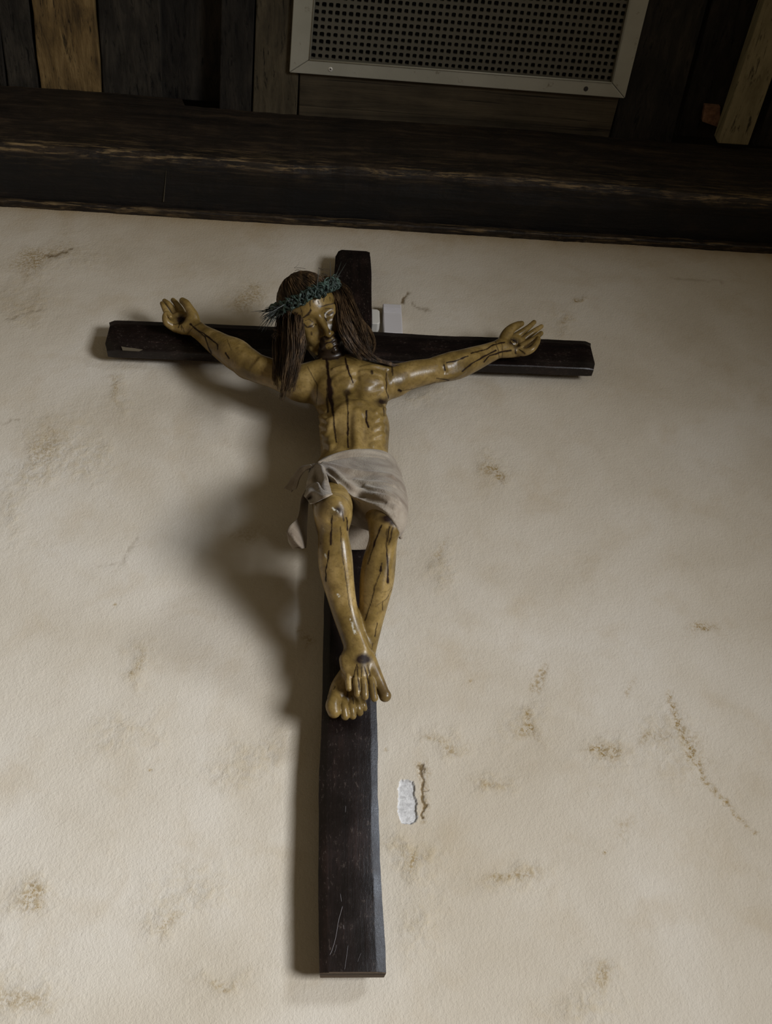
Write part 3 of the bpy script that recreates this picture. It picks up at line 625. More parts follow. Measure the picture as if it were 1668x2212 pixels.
# ---- hands (palm towards the room, fingers curling up and out)
def hand(palm, fingers, k=0.005):
    Bd.chain(palm[0], 0.008); Bd.chain(palm[1], 0.010)
    for f in fingers: Bd.chain([(a, b, c, r*0.84) for a, b, c, r in f], 0.0022)
hand([[(412, 704, .090, 17), (398, 706, .086, 17), (380, 704, .084, 14)], [(414, 700, .092, 17), (403, 690, .084, 15), (388, 688, .080, 15), (372, 697, .084, 12)]],
     [[(421, 699, .097, 15.5), (417, 682, .108, 14.5), (410, 668, .116, 11.5), (402, 656, .118, 10.5), (394.5, 650, .118, 8.8)],
      [(398, 682, .082, 9), (391, 670, .090, 8.4), (382, 657, .096, 7.3), (374, 648.5, .097, 6.2)],
      [(383, 685, .080, 9), (374, 670, .088, 8.2), (364, 657, .096, 7.2), (355.5, 650, .098, 6.0)],
      [(373, 692, .081, 9.5), (361, 676, .092, 8.2), (354, 663, .100, 6.8), (350, 655.5, .101, 5.6)],
      [(371, 704, .088, 11), (360, 696, .098, 9.5), (357, 684, .106, 8.0), (361, 677, .111, 6.4), (368, 684, .110, 5.6)]])
hand([[(1084, 753, .095, 18), (1098, 756, .090, 17), (1118, 757, .086, 14)], [(1084, 750, .095, 17), (1098, 742, .088, 15), (1112, 737, .082, 14), (1128, 744, .082, 12)]],
     [[(1086, 743, .100, 16), (1094, 724, .108, 15), (1104, 711, .113, 12), (1118, 702.5, .114, 9.6), (1127, 699, .113, 7)],
      [(1110, 729, .086, 10), (1126, 719, .092, 9.0), (1141, 708, .096, 7.4), (1154, 696, .097, 6.0)],
      [(1126, 738, .084, 10), (1140, 726, .092, 8.4), (1155, 715, .098, 7.2), (1170, 705, .099, 5.6)],
      [(1128, 749, .086, 10), (1143, 740, .096, 8.4), (1158, 729, .104, 7.4), (1169, 720, .104, 6.2)],
      [(1114, 759, .088, 11), (1134, 761, .096, 9.5), (1150, 754, .104, 8.4), (1160, 741, .108, 7.4), (1163, 732, .107, 6.4)]])
Bd.ell(P(1113, 742, .099), (0.013, 0.012, 0.012), 0.006, -1)   # hollow of the palm
Bd.ell(P(392, 692, .100), (0.013, 0.012, 0.012), 0.006, -1)
# ---- legs
Bd.chain([(728, 1035, .125, 56), (722, 1070, .20, 50), (719, 1100, .262, 42), (720, 1113, .270, 38)], 0.012)
Bd.chain([(720, 1113, .270, 38), (720, 1152, .246, 33), (724, 1200, .220, 37), (728, 1238, .200, 36), (737, 1285, .176, 31), (746, 1325, .158, 27.5), (760, 1370, .141, 25.5), (771, 1405, .131, 25), (776, 1425, .126, 25)], 0.010)
Bd.chain([(802, 1040, .125, 56), (816, 1080, .20, 48), (830, 1115, .256, 37), (832, 1130, .262, 34)], 0.012)
Bd.chain([(832, 1130, .262, 34), (827, 1172, .238, 31), (819, 1215, .212, 36), (814, 1255, .190, 37), (808, 1300, .166, 31), (802, 1345, .143, 25), (794, 1390, .120, 22), (786, 1425, .102, 22), (776, 1445, .092, 24)], 0.010)
# calves sit behind the shin bone
Bd.chain([(716, 1195, .188, 28), (722, 1235, .168, 29), (738, 1290, .150, 20)], 0.02)
Bd.chain([(822, 1205, .182, 27), (816, 1250, .160, 29), (808, 1300, .142, 20)], 0.02)
# his left foot lies flat on the post, toes to the lower left
Bd.chain([(772, 1440, .092, 26), (757, 1468, .084, 27), (748, 1492, .080, 30), (748, 1508, .076, 28)], 0.012)
Bd.chain([(765, 1450, .090, 20), (738, 1480, .088, 19), (723, 1508, .089, 16)], 0.012)
Bd.chain([(772, 1465, .080, 22), (770, 1496, .074, 20)], 0.012)
for f in ([(724, 1508, .092, 15), (719, 1524, .094, 16), (722, 1537, .092, 14.5)], [(741, 1508, .090, 9), (743, 1528, .092, 9.2), (746, 1547, .086, 9.2)], [(757, 1510, .085, 8.5), (760, 1530, .088, 8.8), (762, 1546, .082, 8.6)],
          [(769, 1508, .080, 8.5), (773, 1526, .084, 8.8), (777, 1539, .078, 8.4)], [(778, 1504, .076, 8), (784, 1520, .079, 7.6), (787, 1530, .075, 7)]): Bd.chain(f, 0.0016)
# his right foot crosses over it, big toe to the right
Bd.chain([(774, 1420, .127, 26), (778, 1440, .124, 25), (780, 1456, .120, 21)], 0.012)
Bd.chain([(763, 1425, .124, 24), (759, 1448, .119, 18), (757, 1460, .116, 11)], 0.012)
Bd.chain([(790, 1422, .127, 22), (806, 1450, .121, 17), (820, 1478, .116, 14), (828, 1495, .115, 12.8), (832, 1503, .114, 13.6)], 0.004)
for f in ([(799, 1448, .121, 8.5), (803, 1474, .124, 8.4), (807, 1498, .123, 8.4), (809, 1508, .120, 8.2)], [(784, 1448, .123, 8.5), (786, 1474, .126, 8.3), (788, 1496, .124, 8.2), (788.5, 1505, .121, 8.0)],
          [(769, 1448, .122, 8.5), (770, 1472, .125, 8.0), (772, 1490, .123, 7.8), (772, 1499, .120, 7.6)], [(755, 1446, .120, 8.5), (753, 1466, .122, 7.6), (754, 1487, .119, 7.2)]): Bd.chain(f, 0.0014)
# ---- neck and head: the head is bowed to the room and leans to his right
EYE = P(690, 686, 0.240); sc_h = pxm(EYE)
Tc = (CAM-EYE)/np.linalg.norm(CAM-EYE)
hu = 0.905*ROT[:, 0]-0.425*ROT[:, 1]; hu -= Tc*(hu @ Tc); hu /= np.linalg.norm(hu); hw_ = np.cross(Tc, hu)
ya = math.radians(11); hf = math.cos(ya)*Tc+math.sin(ya)*hu; hu2 = math.cos(ya)*hu-math.sin(ya)*Tc
HR = np.array([hu2, hw_, hf])
def H(u, w_, f): return EYE + (u*hu2 + w_*hw_ + f*hf)/1000.0*1.02
def Hr(*r): return [q/1000.0*1.02 for q in r]
Bd.cone(P(757, 800, .128), H(2, -62, -66), 0.036, 0.031, 0.02)
Bd.ell(H(0, 34, -64), Hr(58, 66, 76), 0.02, R=HR)
Bd.ell(H(0, -24, -50), Hr(46, 74, 50), 0.02, R=HR)
Bd.ell(H(0, -70, -26), Hr(27, 24, 26), 0.016, R=HR)
for sgn in (-1, 1):
    Bd.ell(H(27*sgn, -26, -20), Hr(15, 15, 15), 0.014, R=HR)
    Bd.cone(H(10*sgn, 15, -6), H(36*sgn, 10, -14), 0.0085, 0.007, 0.012)
for sgn in (-1, 1): Bd.ell(H(24*sgn, -3, 9), Hr(17, 13, 14), 0.012, -1, R=HR)
Bd.cone(H(0, 12, -8), H(0, -36, 14), 0.0070, 0.0068, 0.006)
Bd.ell(H(0, -39, 14), Hr(8.5, 7.5, 8.5), 0.005, R=HR)
for sgn in (-1, 1):
    Bd.ell(H(9*sgn, -40, 6), Hr(5.5, 5.5, 6.5), 0.004, R=HR)
    Bd.ell(H(24*sgn, -5, -16.5), Hr(15.5, 9.5, 14.0), 0.009, R=HR)      # lowered lids over the eyes
Bd.ell(H(0, -56, -4), Hr(24, 14, 13), 0.01, R=HR)
Bd.ell(H(0, -55.5, 8), Hr(13, 3.6, 5), 0.003, R=HR); Bd.ell(H(0, -63.5, 6.5), Hr(11, 4.0, 5), 0.003, R=HR)
for sgn in (-1, 1):
    Bd.cone(H(3*sgn, -49.5, 9), H(22*sgn, -60, -3), 0.0052, 0.0042, 0.003)                       # moustache
    for a, b, r in ((4, -86, 9.5), (13, -84, 9.5), (22, -76, 9), (29, -64, 8.5), (36, -50, 8), (8, -93, 8)):
        Bd.ell(H(a*sgn, b, -14-abs(a)*0.55), Hr(r, r*1.15, r), 0.005, R=HR)                      # beard curls
Bd.ell(H(0, -74, 2), Hr(7, 6, 6), 0.004, R=HR)
for sgn in (-1, 1):
    q = [H((24+13*math.sin(a))*sgn, -8.5-2.2*math.cos(a), 0.5-6*abs(math.sin(a))*0.9) for a in np.linspace(-1.3, 1.3, 7)]
    for a, b in zip(q[:-1], q[1:]): Bd.cone(a, b, 0.0014, 0.0014, 0.0015, -1)                    # lid slit
# ---- surface carving drawn over the body
Bd.groove([(771, 803), (771, 835), (772, 862)], 0.011, 0.0030, 0.010)
for pts in ([(724, 836), (745, 841), (765, 836)], [(782, 838), (803, 843), (826, 838)]): Bd.groove(pts, 0.010, 0.0022, 0.008)
for pts in ([(764, 806), (745, 811), (727, 818)], [(780, 806), (800, 808), (822, 812)], [(763, 821), (745, 826), (730, 831)], [(782, 819), (803, 822), (826, 826)]): Bd.ridge(pts, 0.007, 0.0016, 0.008)
for pts in ([(768, 872), (745, 885), (722, 912), (710, 945)], [(775, 872), (797, 884), (813, 912), (822, 945)]): Bd.ridge(pts, 0.010, 0.0024, 0.012)   # rib margin
Bd.groove([(750, 900), (747, 930), (748, 962)], 0.014, 0.0030, 0.012); Bd.groove([(791, 900), (794, 930), (794, 962)], 0.013, 0.0026, 0.012)
Bd.ridge([(771, 888), (771, 930), (771, 968)], 0.008, 0.0016, 0.008); Bd.ridge([(714, 910), (716, 940), (717, 970)], 0.008, 0.0018, 0.010)
for i, y in enumerate((886, 904, 923, 942, 958)):
    Bd.ridge([(812-2*i, y+6), (822, y), (831, y-2)], 0.0065, 0.0020, 0.007); Bd.ridge([(704+3*i, y+5), (696+2*i, y), (689+2*i, y-3)], 0.0065, 0.0016, 0.007)
Bd.ridge([(722, 798), (742, 795), (758, 797)], 0.006, 0.003, 0.006); Bd.ridge([(782, 795), (810, 793), (836, 797)], 0.006, 0.003, 0.006)
Bd.groove([(552, 769), (540, 777), (535, 790)], 0.012, 0.0030, 0.006)
Bd.groove([(953, 777), (959, 790), (963, 804)], 0.006, 0.0018, 0.008); Bd.ridge([(985, 778), (1005, 772), (1030, 768)], 0.009, 0.0018, 0.010)
Bd.ridge([(1000, 800), (980, 808), (965, 812)], 0.009, 0.0018, 0.010)
Bd.groove([(840, 800), (842, 825), (844, 848)], 0.007, 0.0018, 0.008)
# shins, knee caps
Bd.ridge([(731, 1128), (738, 1165), (744, 1215), (750, 1265), (757, 1315), (770, 1362), (785, 1405)], 0.009, 0.0038, 0.010, taper=False)
Bd.ridge([(848, 1150), (840, 1190), (833, 1225), (823, 1270), (812, 1320), (802, 1355)], 0.008, 0.0032, 0.010, taper=False)
Bd.ridge([(722, 1095), (727, 1108)], 0.018, 0.0045, 0.014); Bd.ridge([(838, 1122), (843, 1136)], 0.016, 0.004, 0.014)
Bd.groove([(712, 1126), (722, 1132), (733, 1128)], 0.005, 0.0022, 0.006)
Bd.ridge([(745, 1425), (748, 1440)], 0.009, 0.003, 0.010)
H_VOX = 0.0016
# ---- mesh, then old paint: glaze and blood with painted shade, beard, chipped gesso
BV, BQ = BODY.mesh(H_VOX)
fx, fy, fd_ = project(BV)
nx_ = 1668//3+2; cell = (np.clip(fx//3, 0, nx_-1)+nx_*np.clip(fy//3, 0, 800)).astype(int)
zb = np.full(nx_*802, 9.0); np.minimum.at(zb, cell, fd_)
zb2 = zb.reshape(802, nx_); m_ = zb2.copy()
for dx in (-1, 0, 1):
    for dy in (-1, 0, 1): m_ = np.minimum(m_, np.roll(np.roll(zb2, dx, 1), dy, 0))
vis = fd_ < m_.ravel()[cell]+0.028
ex = fx + 1.8*(vnoise(fx, fy, 9, 21)-0.5)+0.5*(vnoise(fx, fy, 2.5, 22)-0.5); ey = fy + 1.8*(vnoise(fx, fy, 9, 23)-0.5)+0.5*(vnoise(fx, fy, 2.5, 24)-0.5); wv_ = 0.55+0.9*vnoise(fx, fy, 8, 25)
blood_shade = np.zeros(len(BV)); brown = np.zeros(len(BV)); gesso = np.zeros(len(BV)); glaze_shade = np.zeros(len(BV))
def stroke(arr, pts, wd, k=1.0):
    pts = [(float(a), float(b)) for a, b in pts]; xs_, ys_ = zip(*pts); m = vis & (fx > min(xs_)-12) & (fx < max(xs_)+12) & (fy > min(ys_)-12) & (fy < max(ys_)+12)
    if m.any(): arr[m] = np.maximum(arr[m], k*np.clip(1.5-seg_dist(ex[m], ey[m], pts)/(wd*0.72*wv_[m]), 0, 1))
def spot(arr, cx, cy, rx, ry, k=1.0, soft=1.0):
    m = vis & (np.abs(fx-cx) < 3*rx) & (np.abs(fy-cy) < 3*ry)
    q = np.sqrt(((ex[m]-cx)/rx)**2+((ey[m]-cy)/ry)**2); arr[m] = np.maximum(arr[m], k*np.clip((1.35-q)/(0.7*soft), 0, 1))
B = blood_shade
for pts, wd, k in [([(705, 777), (709, 802), (711, 822)], 4.5, 1), ([(711, 822), (713, 839), (713, 856)], 9, 1), ([(713, 856), (717, 876), (719, 890)], 5, 1), ([(719, 890), (721, 906), (723.5, 933), (726.6, 955)], 2.4, 0.9), ([(707, 840), (707, 870), (708, 890)], 3.5, 0.8),
                   ([(749, 851), (750.5, 872)], 5, 0.8), ([(750.5, 872), (752, 905), (751.5, 955), (752, 966)], 2.2, 0.95), ([(746, 775), (752.6, 802), (759, 814), (763, 826)], 3, 0.95), ([(751, 790), (756, 812)], 1.8, 0.8), ([(803, 803), (805, 807)], 4, 0.9),
                   ([(835, 806), (834, 841), (839, 860)], 1.6, 0.8), ([(665, 793), (674, 810), (686, 833), (684, 872)], 1.5, 0.6), ([(792, 887), (791, 905), (796, 923)], 2.6, 0.95), ([(829, 880), (829, 898)], 1.5, 0.7), ([(844, 905), (844, 918)], 1.5, 0.7),
                   ([(669.6, 650), (670.7, 661), (671, 671)], 1.6, 0.9), ([(648, 662), (651, 672), (654, 684)], 1.3, 0.8), ([(700, 644), (699, 652)], 1.4, 0.8), ([(687, 650), (689, 657)], 1.3, 0.8), ([(676, 646), (677, 652)], 1.5, 0.8), ([(712, 642), (713, 650)], 1.2, 0.6), ([(702, 687), (706, 694)], 2.2, 0.9), ([(673, 717), (674, 723)], 2, 0.7), ([(711, 710), (712, 717)], 1.4, 0.8),
                   ([(410.6, 700), (423.6, 712), (441, 721), (458, 734), (469, 745), (470, 754)], 2.6, 1), ([(423.6, 712), (443, 727), (449.5, 747), (457, 764)], 1.8, 0.95), ([(487, 762), (495, 774)], 2, 0.95), ([(490.5, 732), (499, 757)], 1.1, 0.6),
                   ([(385, 708), (388, 700)], 1.5, 0.8), ([(392, 712), (391, 700), (398, 717)], 1.3, 0.7), ([(398, 717), (393, 704)], 1.2, 0.7), ([(405, 722), (420, 704), (438, 696)], 1.6, 0.5), ([(374, 700), (390, 700)], 1.5, 0.6),
                   ([(1018, 763), (1045, 757), (1066, 745), (1090, 739)], 1.8, 0.95), ([(998, 802), (1018, 787), (1042, 772), (1072, 757)], 2.2, 0.95), ([(1046, 781), (1057, 769), (1081, 761), (1104, 757)], 2.2, 0.95), ([(965, 784), (988, 778), (1012, 769)], 2.2, 0.95), ([(959, 789), (961, 799)], 3, 1), ([(944, 817), (970, 821)], 2, 0.8),
                   ([(1070, 738), (1077, 757), (1078, 772)], 1.5, 0.6), ([(1083, 740), (1086, 758), (1085, 774)], 1.5, 0.5), ([(862, 843), (866, 845)], 3.5, 1), ([(866, 845), (900, 839), (940, 826)], 1.2, 0.5), ([(848, 793), (848, 811)], 2, 0.8), ([(1113, 752), (1114, 764)], 2, 0.8), ([(1122, 755), (1134, 763)], 1.8, 0.8),
                   ([(717.6, 1114), (716.4, 1140), (715, 1177)], 2.6, 0.9), ([(711.5, 1190), (704, 1231), (704, 1255)], 2.2, 0.95), ([(749, 1118), (750.6, 1145)], 2.2, 0.9), ([(740, 1105), (743, 1125)], 2, 0.7), ([(735, 1138), (739.6, 1197), (747, 1250), (753, 1292), (757, 1319)], 1.5, 0.7), ([(692, 1170), (693, 1176)], 1.5, 0.6),
                   ([(733.5, 1397), (737, 1414)], 1.4, 0.7), ([(825, 1134), (812.8, 1162), (806.7, 1182)], 2.6, 0.95), ([(806.7, 1182), (795.7, 1218)], 2, 0.8), ([(842, 1138), (834.8, 1170), (836, 1189), (838.5, 1226), (838, 1250)], 2.2, 0.95), ([(838, 1248), (838, 1257)], 3.6, 1), ([(849, 1140), (839.7, 1177)], 2.4, 0.85), ([(836, 1145), (836, 1172)], 3.5, 0.6),
                   ([(822.6, 1224), (821.6, 1233)], 3.2, 1), ([(825, 1216), (821, 1240), (810, 1267), (803, 1299), (788.4, 1340)], 1.6, 0.8), ([(812, 1310), (834.8, 1294), (847, 1272)], 1.2, 0.55), ([(822, 1280), (835, 1278), (848, 1268)], 1.0, 0.4), ([(815, 1346), (810, 1375)], 2, 0.8), ([(827, 1300), (826, 1318)], 1.6, 0.7), ([(805.5, 1390), (803, 1402)], 1.4, 0.7),
                   ([(771, 1435), (764, 1462)], 1.8, 0.9), ([(772, 1440), (774, 1468), (777, 1490)], 2.2, 0.8), ([(788, 1440), (792, 1456), (796, 1478)], 2.2, 0.9), ([(795, 1436), (799, 1460)], 1.8, 0.8), ([(782, 1440), (781, 1462)], 1.6, 0.8), ([(752, 1490), (750, 1506)], 2.4, 0.7), ([(762, 1505), (764, 1520)], 2.2, 0.7), ([(724, 1483), (721, 1490)], 1.8, 0.7), ([(790, 1480), (788, 1510)], 1.4, 0.5), ([(808, 1478), (811, 1508)], 1.6, 0.6)]:
    stroke(B, pts, wd, k)  # mostly blood; wrist creases and foot gap painted in as shade
for a in [(749, 848, 8, 8, 0.7), (825, 868, 18, 10, 0.9, 1.5), (390, 690, 13, 11, 1.0, 1.4), (1110, 739, 13, 10, 1.0, 1.4), (1116, 748, 8, 6, 0.7), (730, 1101, 9, 8, 0.9, 1.4), (722, 1110, 12, 10, 0.55, 1.6), (838, 1120, 20, 9, 0.9, 1.3), (849, 1128, 10, 10, 0.8, 1.5), (784, 1425, 18, 12, 0.92, 1.0), (785, 1436, 14, 8, 0.6, 1.6), (780, 1440, 6, 8, 0.5)]: spot(B, *a)
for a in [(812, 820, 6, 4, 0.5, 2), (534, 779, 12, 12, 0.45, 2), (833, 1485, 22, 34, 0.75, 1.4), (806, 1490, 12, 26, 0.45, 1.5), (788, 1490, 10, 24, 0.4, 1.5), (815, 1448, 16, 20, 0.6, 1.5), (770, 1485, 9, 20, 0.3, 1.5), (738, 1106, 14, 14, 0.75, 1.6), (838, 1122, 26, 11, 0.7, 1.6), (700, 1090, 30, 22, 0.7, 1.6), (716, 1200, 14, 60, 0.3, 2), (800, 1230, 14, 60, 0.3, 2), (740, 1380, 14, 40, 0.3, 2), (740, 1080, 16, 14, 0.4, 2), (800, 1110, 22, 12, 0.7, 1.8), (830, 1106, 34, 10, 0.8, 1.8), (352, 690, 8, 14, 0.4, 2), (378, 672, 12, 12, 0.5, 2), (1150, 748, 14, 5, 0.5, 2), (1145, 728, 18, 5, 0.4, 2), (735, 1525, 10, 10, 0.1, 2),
          (795, 818, 18, 10, 0.45, 1.8), (738, 822, 22, 8, 0.3, 1.8), (790, 850, 10, 10, 0.35, 2), (738, 935, 13, 30, 0.55, 1.8), (790, 938, 11, 26, 0.35, 1.8), (700, 880, 14, 40, 0.35, 2), (712, 800, 20, 14, 0.4, 2), (775, 845, 8, 16, 0.5, 2), (840, 840, 6, 30, 0.3, 2), (762, 900, 6, 30, 0.2, 2)]: spot(glaze_shade, *a)  # brown glaze, plus shade painted into hollows, creases and undersides
for pts, wd in [([(648, 691), (655.6, 685.6), (666.4, 679), (672, 670.5)], 2.6), ([(688, 661), (698, 662), (708.5, 658.6), (722.5, 655.4)], 2.0), ([(656.7, 702), (665, 707), (674, 703)], 2.2), ([(701, 677), (709.6, 680.5), (719, 676)], 2.2), ([(659, 693), (668, 690), (676, 694)], 0.9), ([(703, 668), (711, 667), (718, 668)], 0.9)]: stroke(brown, pts, wd)
bp = np.array([(689, 750), (692, 729), (700, 725), (706, 726), (713, 729.5), (719, 722), (727, 714), (737, 718), (742, 731), (747, 742), (751, 753), (744, 768), (728, 776), (712, 779), (696, 777), (686, 764)], float)
inb = np.zeros(len(BV), bool)
for (x0, y0), (x1, y1) in zip(bp, np.roll(bp, -1, 0)):
    c = (y0 > ey) != (y1 > ey); inb ^= c & (ex < (x1-x0)*(ey-y0)/(y1-y0+1e-9)+x0)
skin_ = np.hypot((ex-711.5)/7, (ey-747)/8) < 1; lip_ = seg_dist(ex, ey, [(704, 738), (711, 736), (719, 731)]) < 3
lx = (BV-EYE) @ HR.T/0.00102
hd_ = (np.abs(lx[:, 0]) < 90) & (lx[:, 1] > -110) & (lx[:, 1] < 130) & (lx[:, 2] > -160) & (lx[:, 2] < 60) & (fy < 782)
brown[inb & hd_ & ~skin_ & ~lip_] = 1; brown[inb & hd_ & lip_] = 0.35
brown[hd_ & (lx[:, 1] < -68) & (lx[:, 2] < -8) & (lx[:, 2] > -62) & (lx[:, 1] > -105)] = 1     # under the chin
brown[hd_ & ((lx[:, 1] > 42) | ((lx[:, 2] < -52) & (lx[:, 1] > -35)))] = 1                      # scalp under the wig
stroke(blood_shade, [(705, 741), (713, 739), (721, 733)], 1.6, 1)
for pts, wd in [([(759, 1341), (763, 1355), (767, 1368)], 3.6), ([(730, 1282), (732, 1288)], 2.6), ([(703, 1198), (705, 1203)], 2.2), ([(719, 1097), (722, 1101), (728, 1106)], 3.2), ([(757, 1330), (758, 1345)], 1.5), ([(699, 1142), (703, 1147)], 1.3)]: stroke(gesso, pts, wd, 0.9)
SKIN = [srgb(84, 67, 31), srgb(124, 102, 56), srgb(156, 132, 84)]
gesso *= np.clip((vnoise(fx, fy, 3.0, 41)-0.30)*6, 0, 1)
t = NT('painted_wood'); ob = t.co.outputs['Object']; pc_ = t.n('ShaderNodeSeparateColor', Color=t.attr('paint').outputs['Color']); gl = t.attr('glaze_shade').outputs['Fac']
n1 = t.noise(ob, 16, 5, 0.6, 0.2); n2 = t.noise(ob, 70, 5, 0.7); n3 = t.noise(ob, 260, 3, 0.6); n4 = t.noise(ob, 170, 5, 0.75)
skin = t.ramp(n1, [(0.32, SKIN[0]), (0.52, SKIN[1]), (0.72, SKIN[2])])
skin = t.mix(t.math('MULTIPLY', t.ramp(n2, [(0.52, G(0)), (0.70, G(1))]), 0.5), skin, (0.085, 0.050, 0.016, 1))
skin = t.mix(t.math('MULTIPLY', t.ramp(n4, [(0.52, G(0)), (0.66, G(1))]), 0.45), skin, (0.075, 0.045, 0.016, 1))
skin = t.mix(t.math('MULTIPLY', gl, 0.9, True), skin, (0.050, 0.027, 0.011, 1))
skin = t.mix(t.math('MULTIPLY', pc_.outputs[1], 0.96, True), skin, t.mix(n2, (0.010, 0.006, 0.004, 1), (0.030, 0.017, 0.010, 1)))
skin = t.mix(t.math('MULTIPLY', pc_.outputs[0], t.math('ADD', n2, 0.62), True), skin, (0.012, 0.0052, 0.0032, 1))
skin = t.mix(pc_.outputs[2], skin, (0.52, 0.50, 0.42, 1))
m_fig = t.out(skin, t.math('ADD', t.math('ADD', t.math('MULTIPLY', n2, 0.26), 0.20), t.math('MULTIPLY', pc_.outputs[0], 0.22)), t.bump(t.math('ADD', n2, t.math('MULTIPLY', n3, 0.5)), 0.14, 0.002), Specular_IOR_Level=t.math('SUBTRACT', 0.38, t.math('MULTIPLY', pc_.outputs[0], 0.28)))
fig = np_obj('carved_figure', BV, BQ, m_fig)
ca = fig.data.color_attributes.new('paint', 'FLOAT_COLOR', 'POINT')
ca.data.foreach_set('color', np.stack([np.clip(blood_shade, 0, 1), np.clip(brown, 0, 1), np.clip(gesso, 0, 1), np.ones(len(BV))], 1).astype(np.float32).ravel())
at = fig.data.attributes.new('glaze_shade', 'FLOAT', 'POINT'); at.data.foreach_set('value', np.clip(glaze_shade, 0, 1).astype(np.float32))
tag(fig, 'painted ochre carved figure with outstretched arms and crossed feet hanging on the cross', 'statue')

# ================================================================== loincloth
t = NT('linen'); ob = t.co.outputs['Object']; n1 = t.noise(ob, 14, 5, 0.6, 0.5); n2 = t.noise(ob, 330, 3, 0.6); n3 = t.noise(ob, 45, 4, 0.6)
lc = t.ramp(n1, [(0.34, (0.165, 0.125, 0.090)), (0.52, (0.285, 0.24, 0.185)), (0.70, (0.37, 0.325, 0.26))])
m_cloth = t.out(t.mix(t.math('MULTIPLY', n3, 0.30), lc, (0.12, 0.088, 0.06, 1)), 0.9, t.bump(t.math('ADD', n2, t.math('MULTIPLY', n3, 0.8)), 0.45, 0.0025), Specular_IOR_Level=0.1, Sheen_Weight=0.15)
CL = Field()
CL.ell(P(766, 990, 0.122), (0.0745, 0.060, 0.06), 0.02); CL.ell(P(764, 1035, 0.118), (0.089, 0.066, 0.066), 0.03)
CL.chain([(728, 1035, .125, 62), (722, 1066, .19, 57), (719, 1098, .256, 50)], 0.02)
CL.chain([(802, 1040, .125, 66), (819, 1078, .198, 62), (833, 1112, .258, 49), (836, 1126, .266, 43)], 0.02)
CL.chain([(765, 1040, .14, 52), (768, 1072, .19, 48), (776, 1098, .22, 36)], 0.03)
CL.chain([(852, 1080, .19, 20), (862, 1110, .215, 13), (866, 1135, .215, 9), (866, 1160, .205, 5)], 0.012)
for pts, r, o_, k in [([(688, 1004), (722, 1022), (750, 1048), (785, 1067), (825, 1078), (862, 1088)], 0.0075, 0.0058, 0.007), ([(693, 1008), (710, 1032), (730, 1055), (762, 1076), (800, 1087), (852, 1096)], 0.0075, 0.0055, 0.007), ([(716, 1068), (749, 1085), (780, 1096), (816, 1103), (852, 1112)], 0.0045, 0.003, 0.005),
                      ([(790, 1052), (812, 1060), (836, 1066), (858, 1078)], 0.0055, 0.0034, 0.006), ([(810, 1068), (836, 1074), (860, 1084)], 0.004, 0.0026, 0.005), ([(700, 1002), (740, 1016), (790, 1026), (845, 1030)], 0.007, 0.002, 0.010), ([(770, 1040), (800, 1046), (848, 1050)], 0.006, 0.0022, 0.008),
                      ([(690, 1000), (726, 986), (762, 978), (798, 978), (834, 984)], 0.006, 0.0028, 0.006)]: CL.ridge(pts, r, o_, k)
for pts, r, o_, k in [([(690, 1002), (726, 991), (762, 984.5), (798, 985), (834, 992)], 0.0035, 0.003, 0.004), ([(702, 1012), (728, 1034), (756, 1058), (790, 1075), (830, 1085)], 0.005, 0.0042, 0.005)]: CL.groove(pts, r, o_, k)
a, b = P(690, 1003, 0.165), P(838, 979, 0.165); nn_ = np.cross(b-a, np.array([0, 1.0, -0.12])); nn_ *= np.sign(nn_[2]); CL.cut(a, nn_)
a, b, c = P(712, 1066, 0.225), P(778, 1112, 0.235), P(853, 1130, 0.290); nn_ = np.cross(b-a, c-a); nn_ *= np.sign(nn_ @ (CAM-a)); CL.cut(a, nn_)
CV, CQ = CL.mesh(0.0015)
cloth = np_obj('loincloth', CV, CQ, m_cloth); adopt(cloth, fig); tag(cloth, 'stained cream linen loincloth')
def sheet(name, rows, parent, thick=0.0022, sub=5, wave=0.0, mat=None, over=False):   # rows of (px, py, depth): a draped piece of cloth
    if over:                                         # third value: height above what lies beneath
        new = []; last = 0.24
        for r in rows:
            pxs = [q[:2] for q in r]; hc, _ = CL.hit(pxs); hb, _ = BODY.hit(pxs); ec, eb = np.abs(CL.ev(hc)) < 1e-3, np.abs(BODY.ev(hb)) < 1e-3; row = []
            dd = [max([-hc[i][1]] if ec[i] else [0], [-hb[i][1]] if eb[i] else [0])[0] for i in range(len(r))]; ok = [d for d in dd if d > 0.1]; last = min(ok) if ok else last
            new.append([(q[0], q[1], (dd[i] if dd[i] > 0.1 else last)+q[2]) for i, q in enumerate(r)])
        rows = new
    rows = [catmull([P(*q) for q in r], sub) for r in rows]; m = len(rows[0])
    cols = [catmull([r[i] for r in rows], sub) for i in range(m)]; n = len(cols[0]); V = []
    for j in range(n):
        for i in range(m):
            p = cols[i][j].copy(); p[1] += wave*mnoise.noise((p[0]*60, p[2]*40, 3.0)); V.append(p)
    Q = [(j*m+i, j*m+i+1, (j+1)*m+i+1, (j+1)*m+i) for j in range(n-1) for i in range(m-1)]
    o = mesh_obj(name, V, Q, mat or m_cloth, smooth=True); so = o.modifiers.new('thickness', 'SOLIDIFY'); so.thickness = thick; so.offset = 0; adopt(o, parent); return o
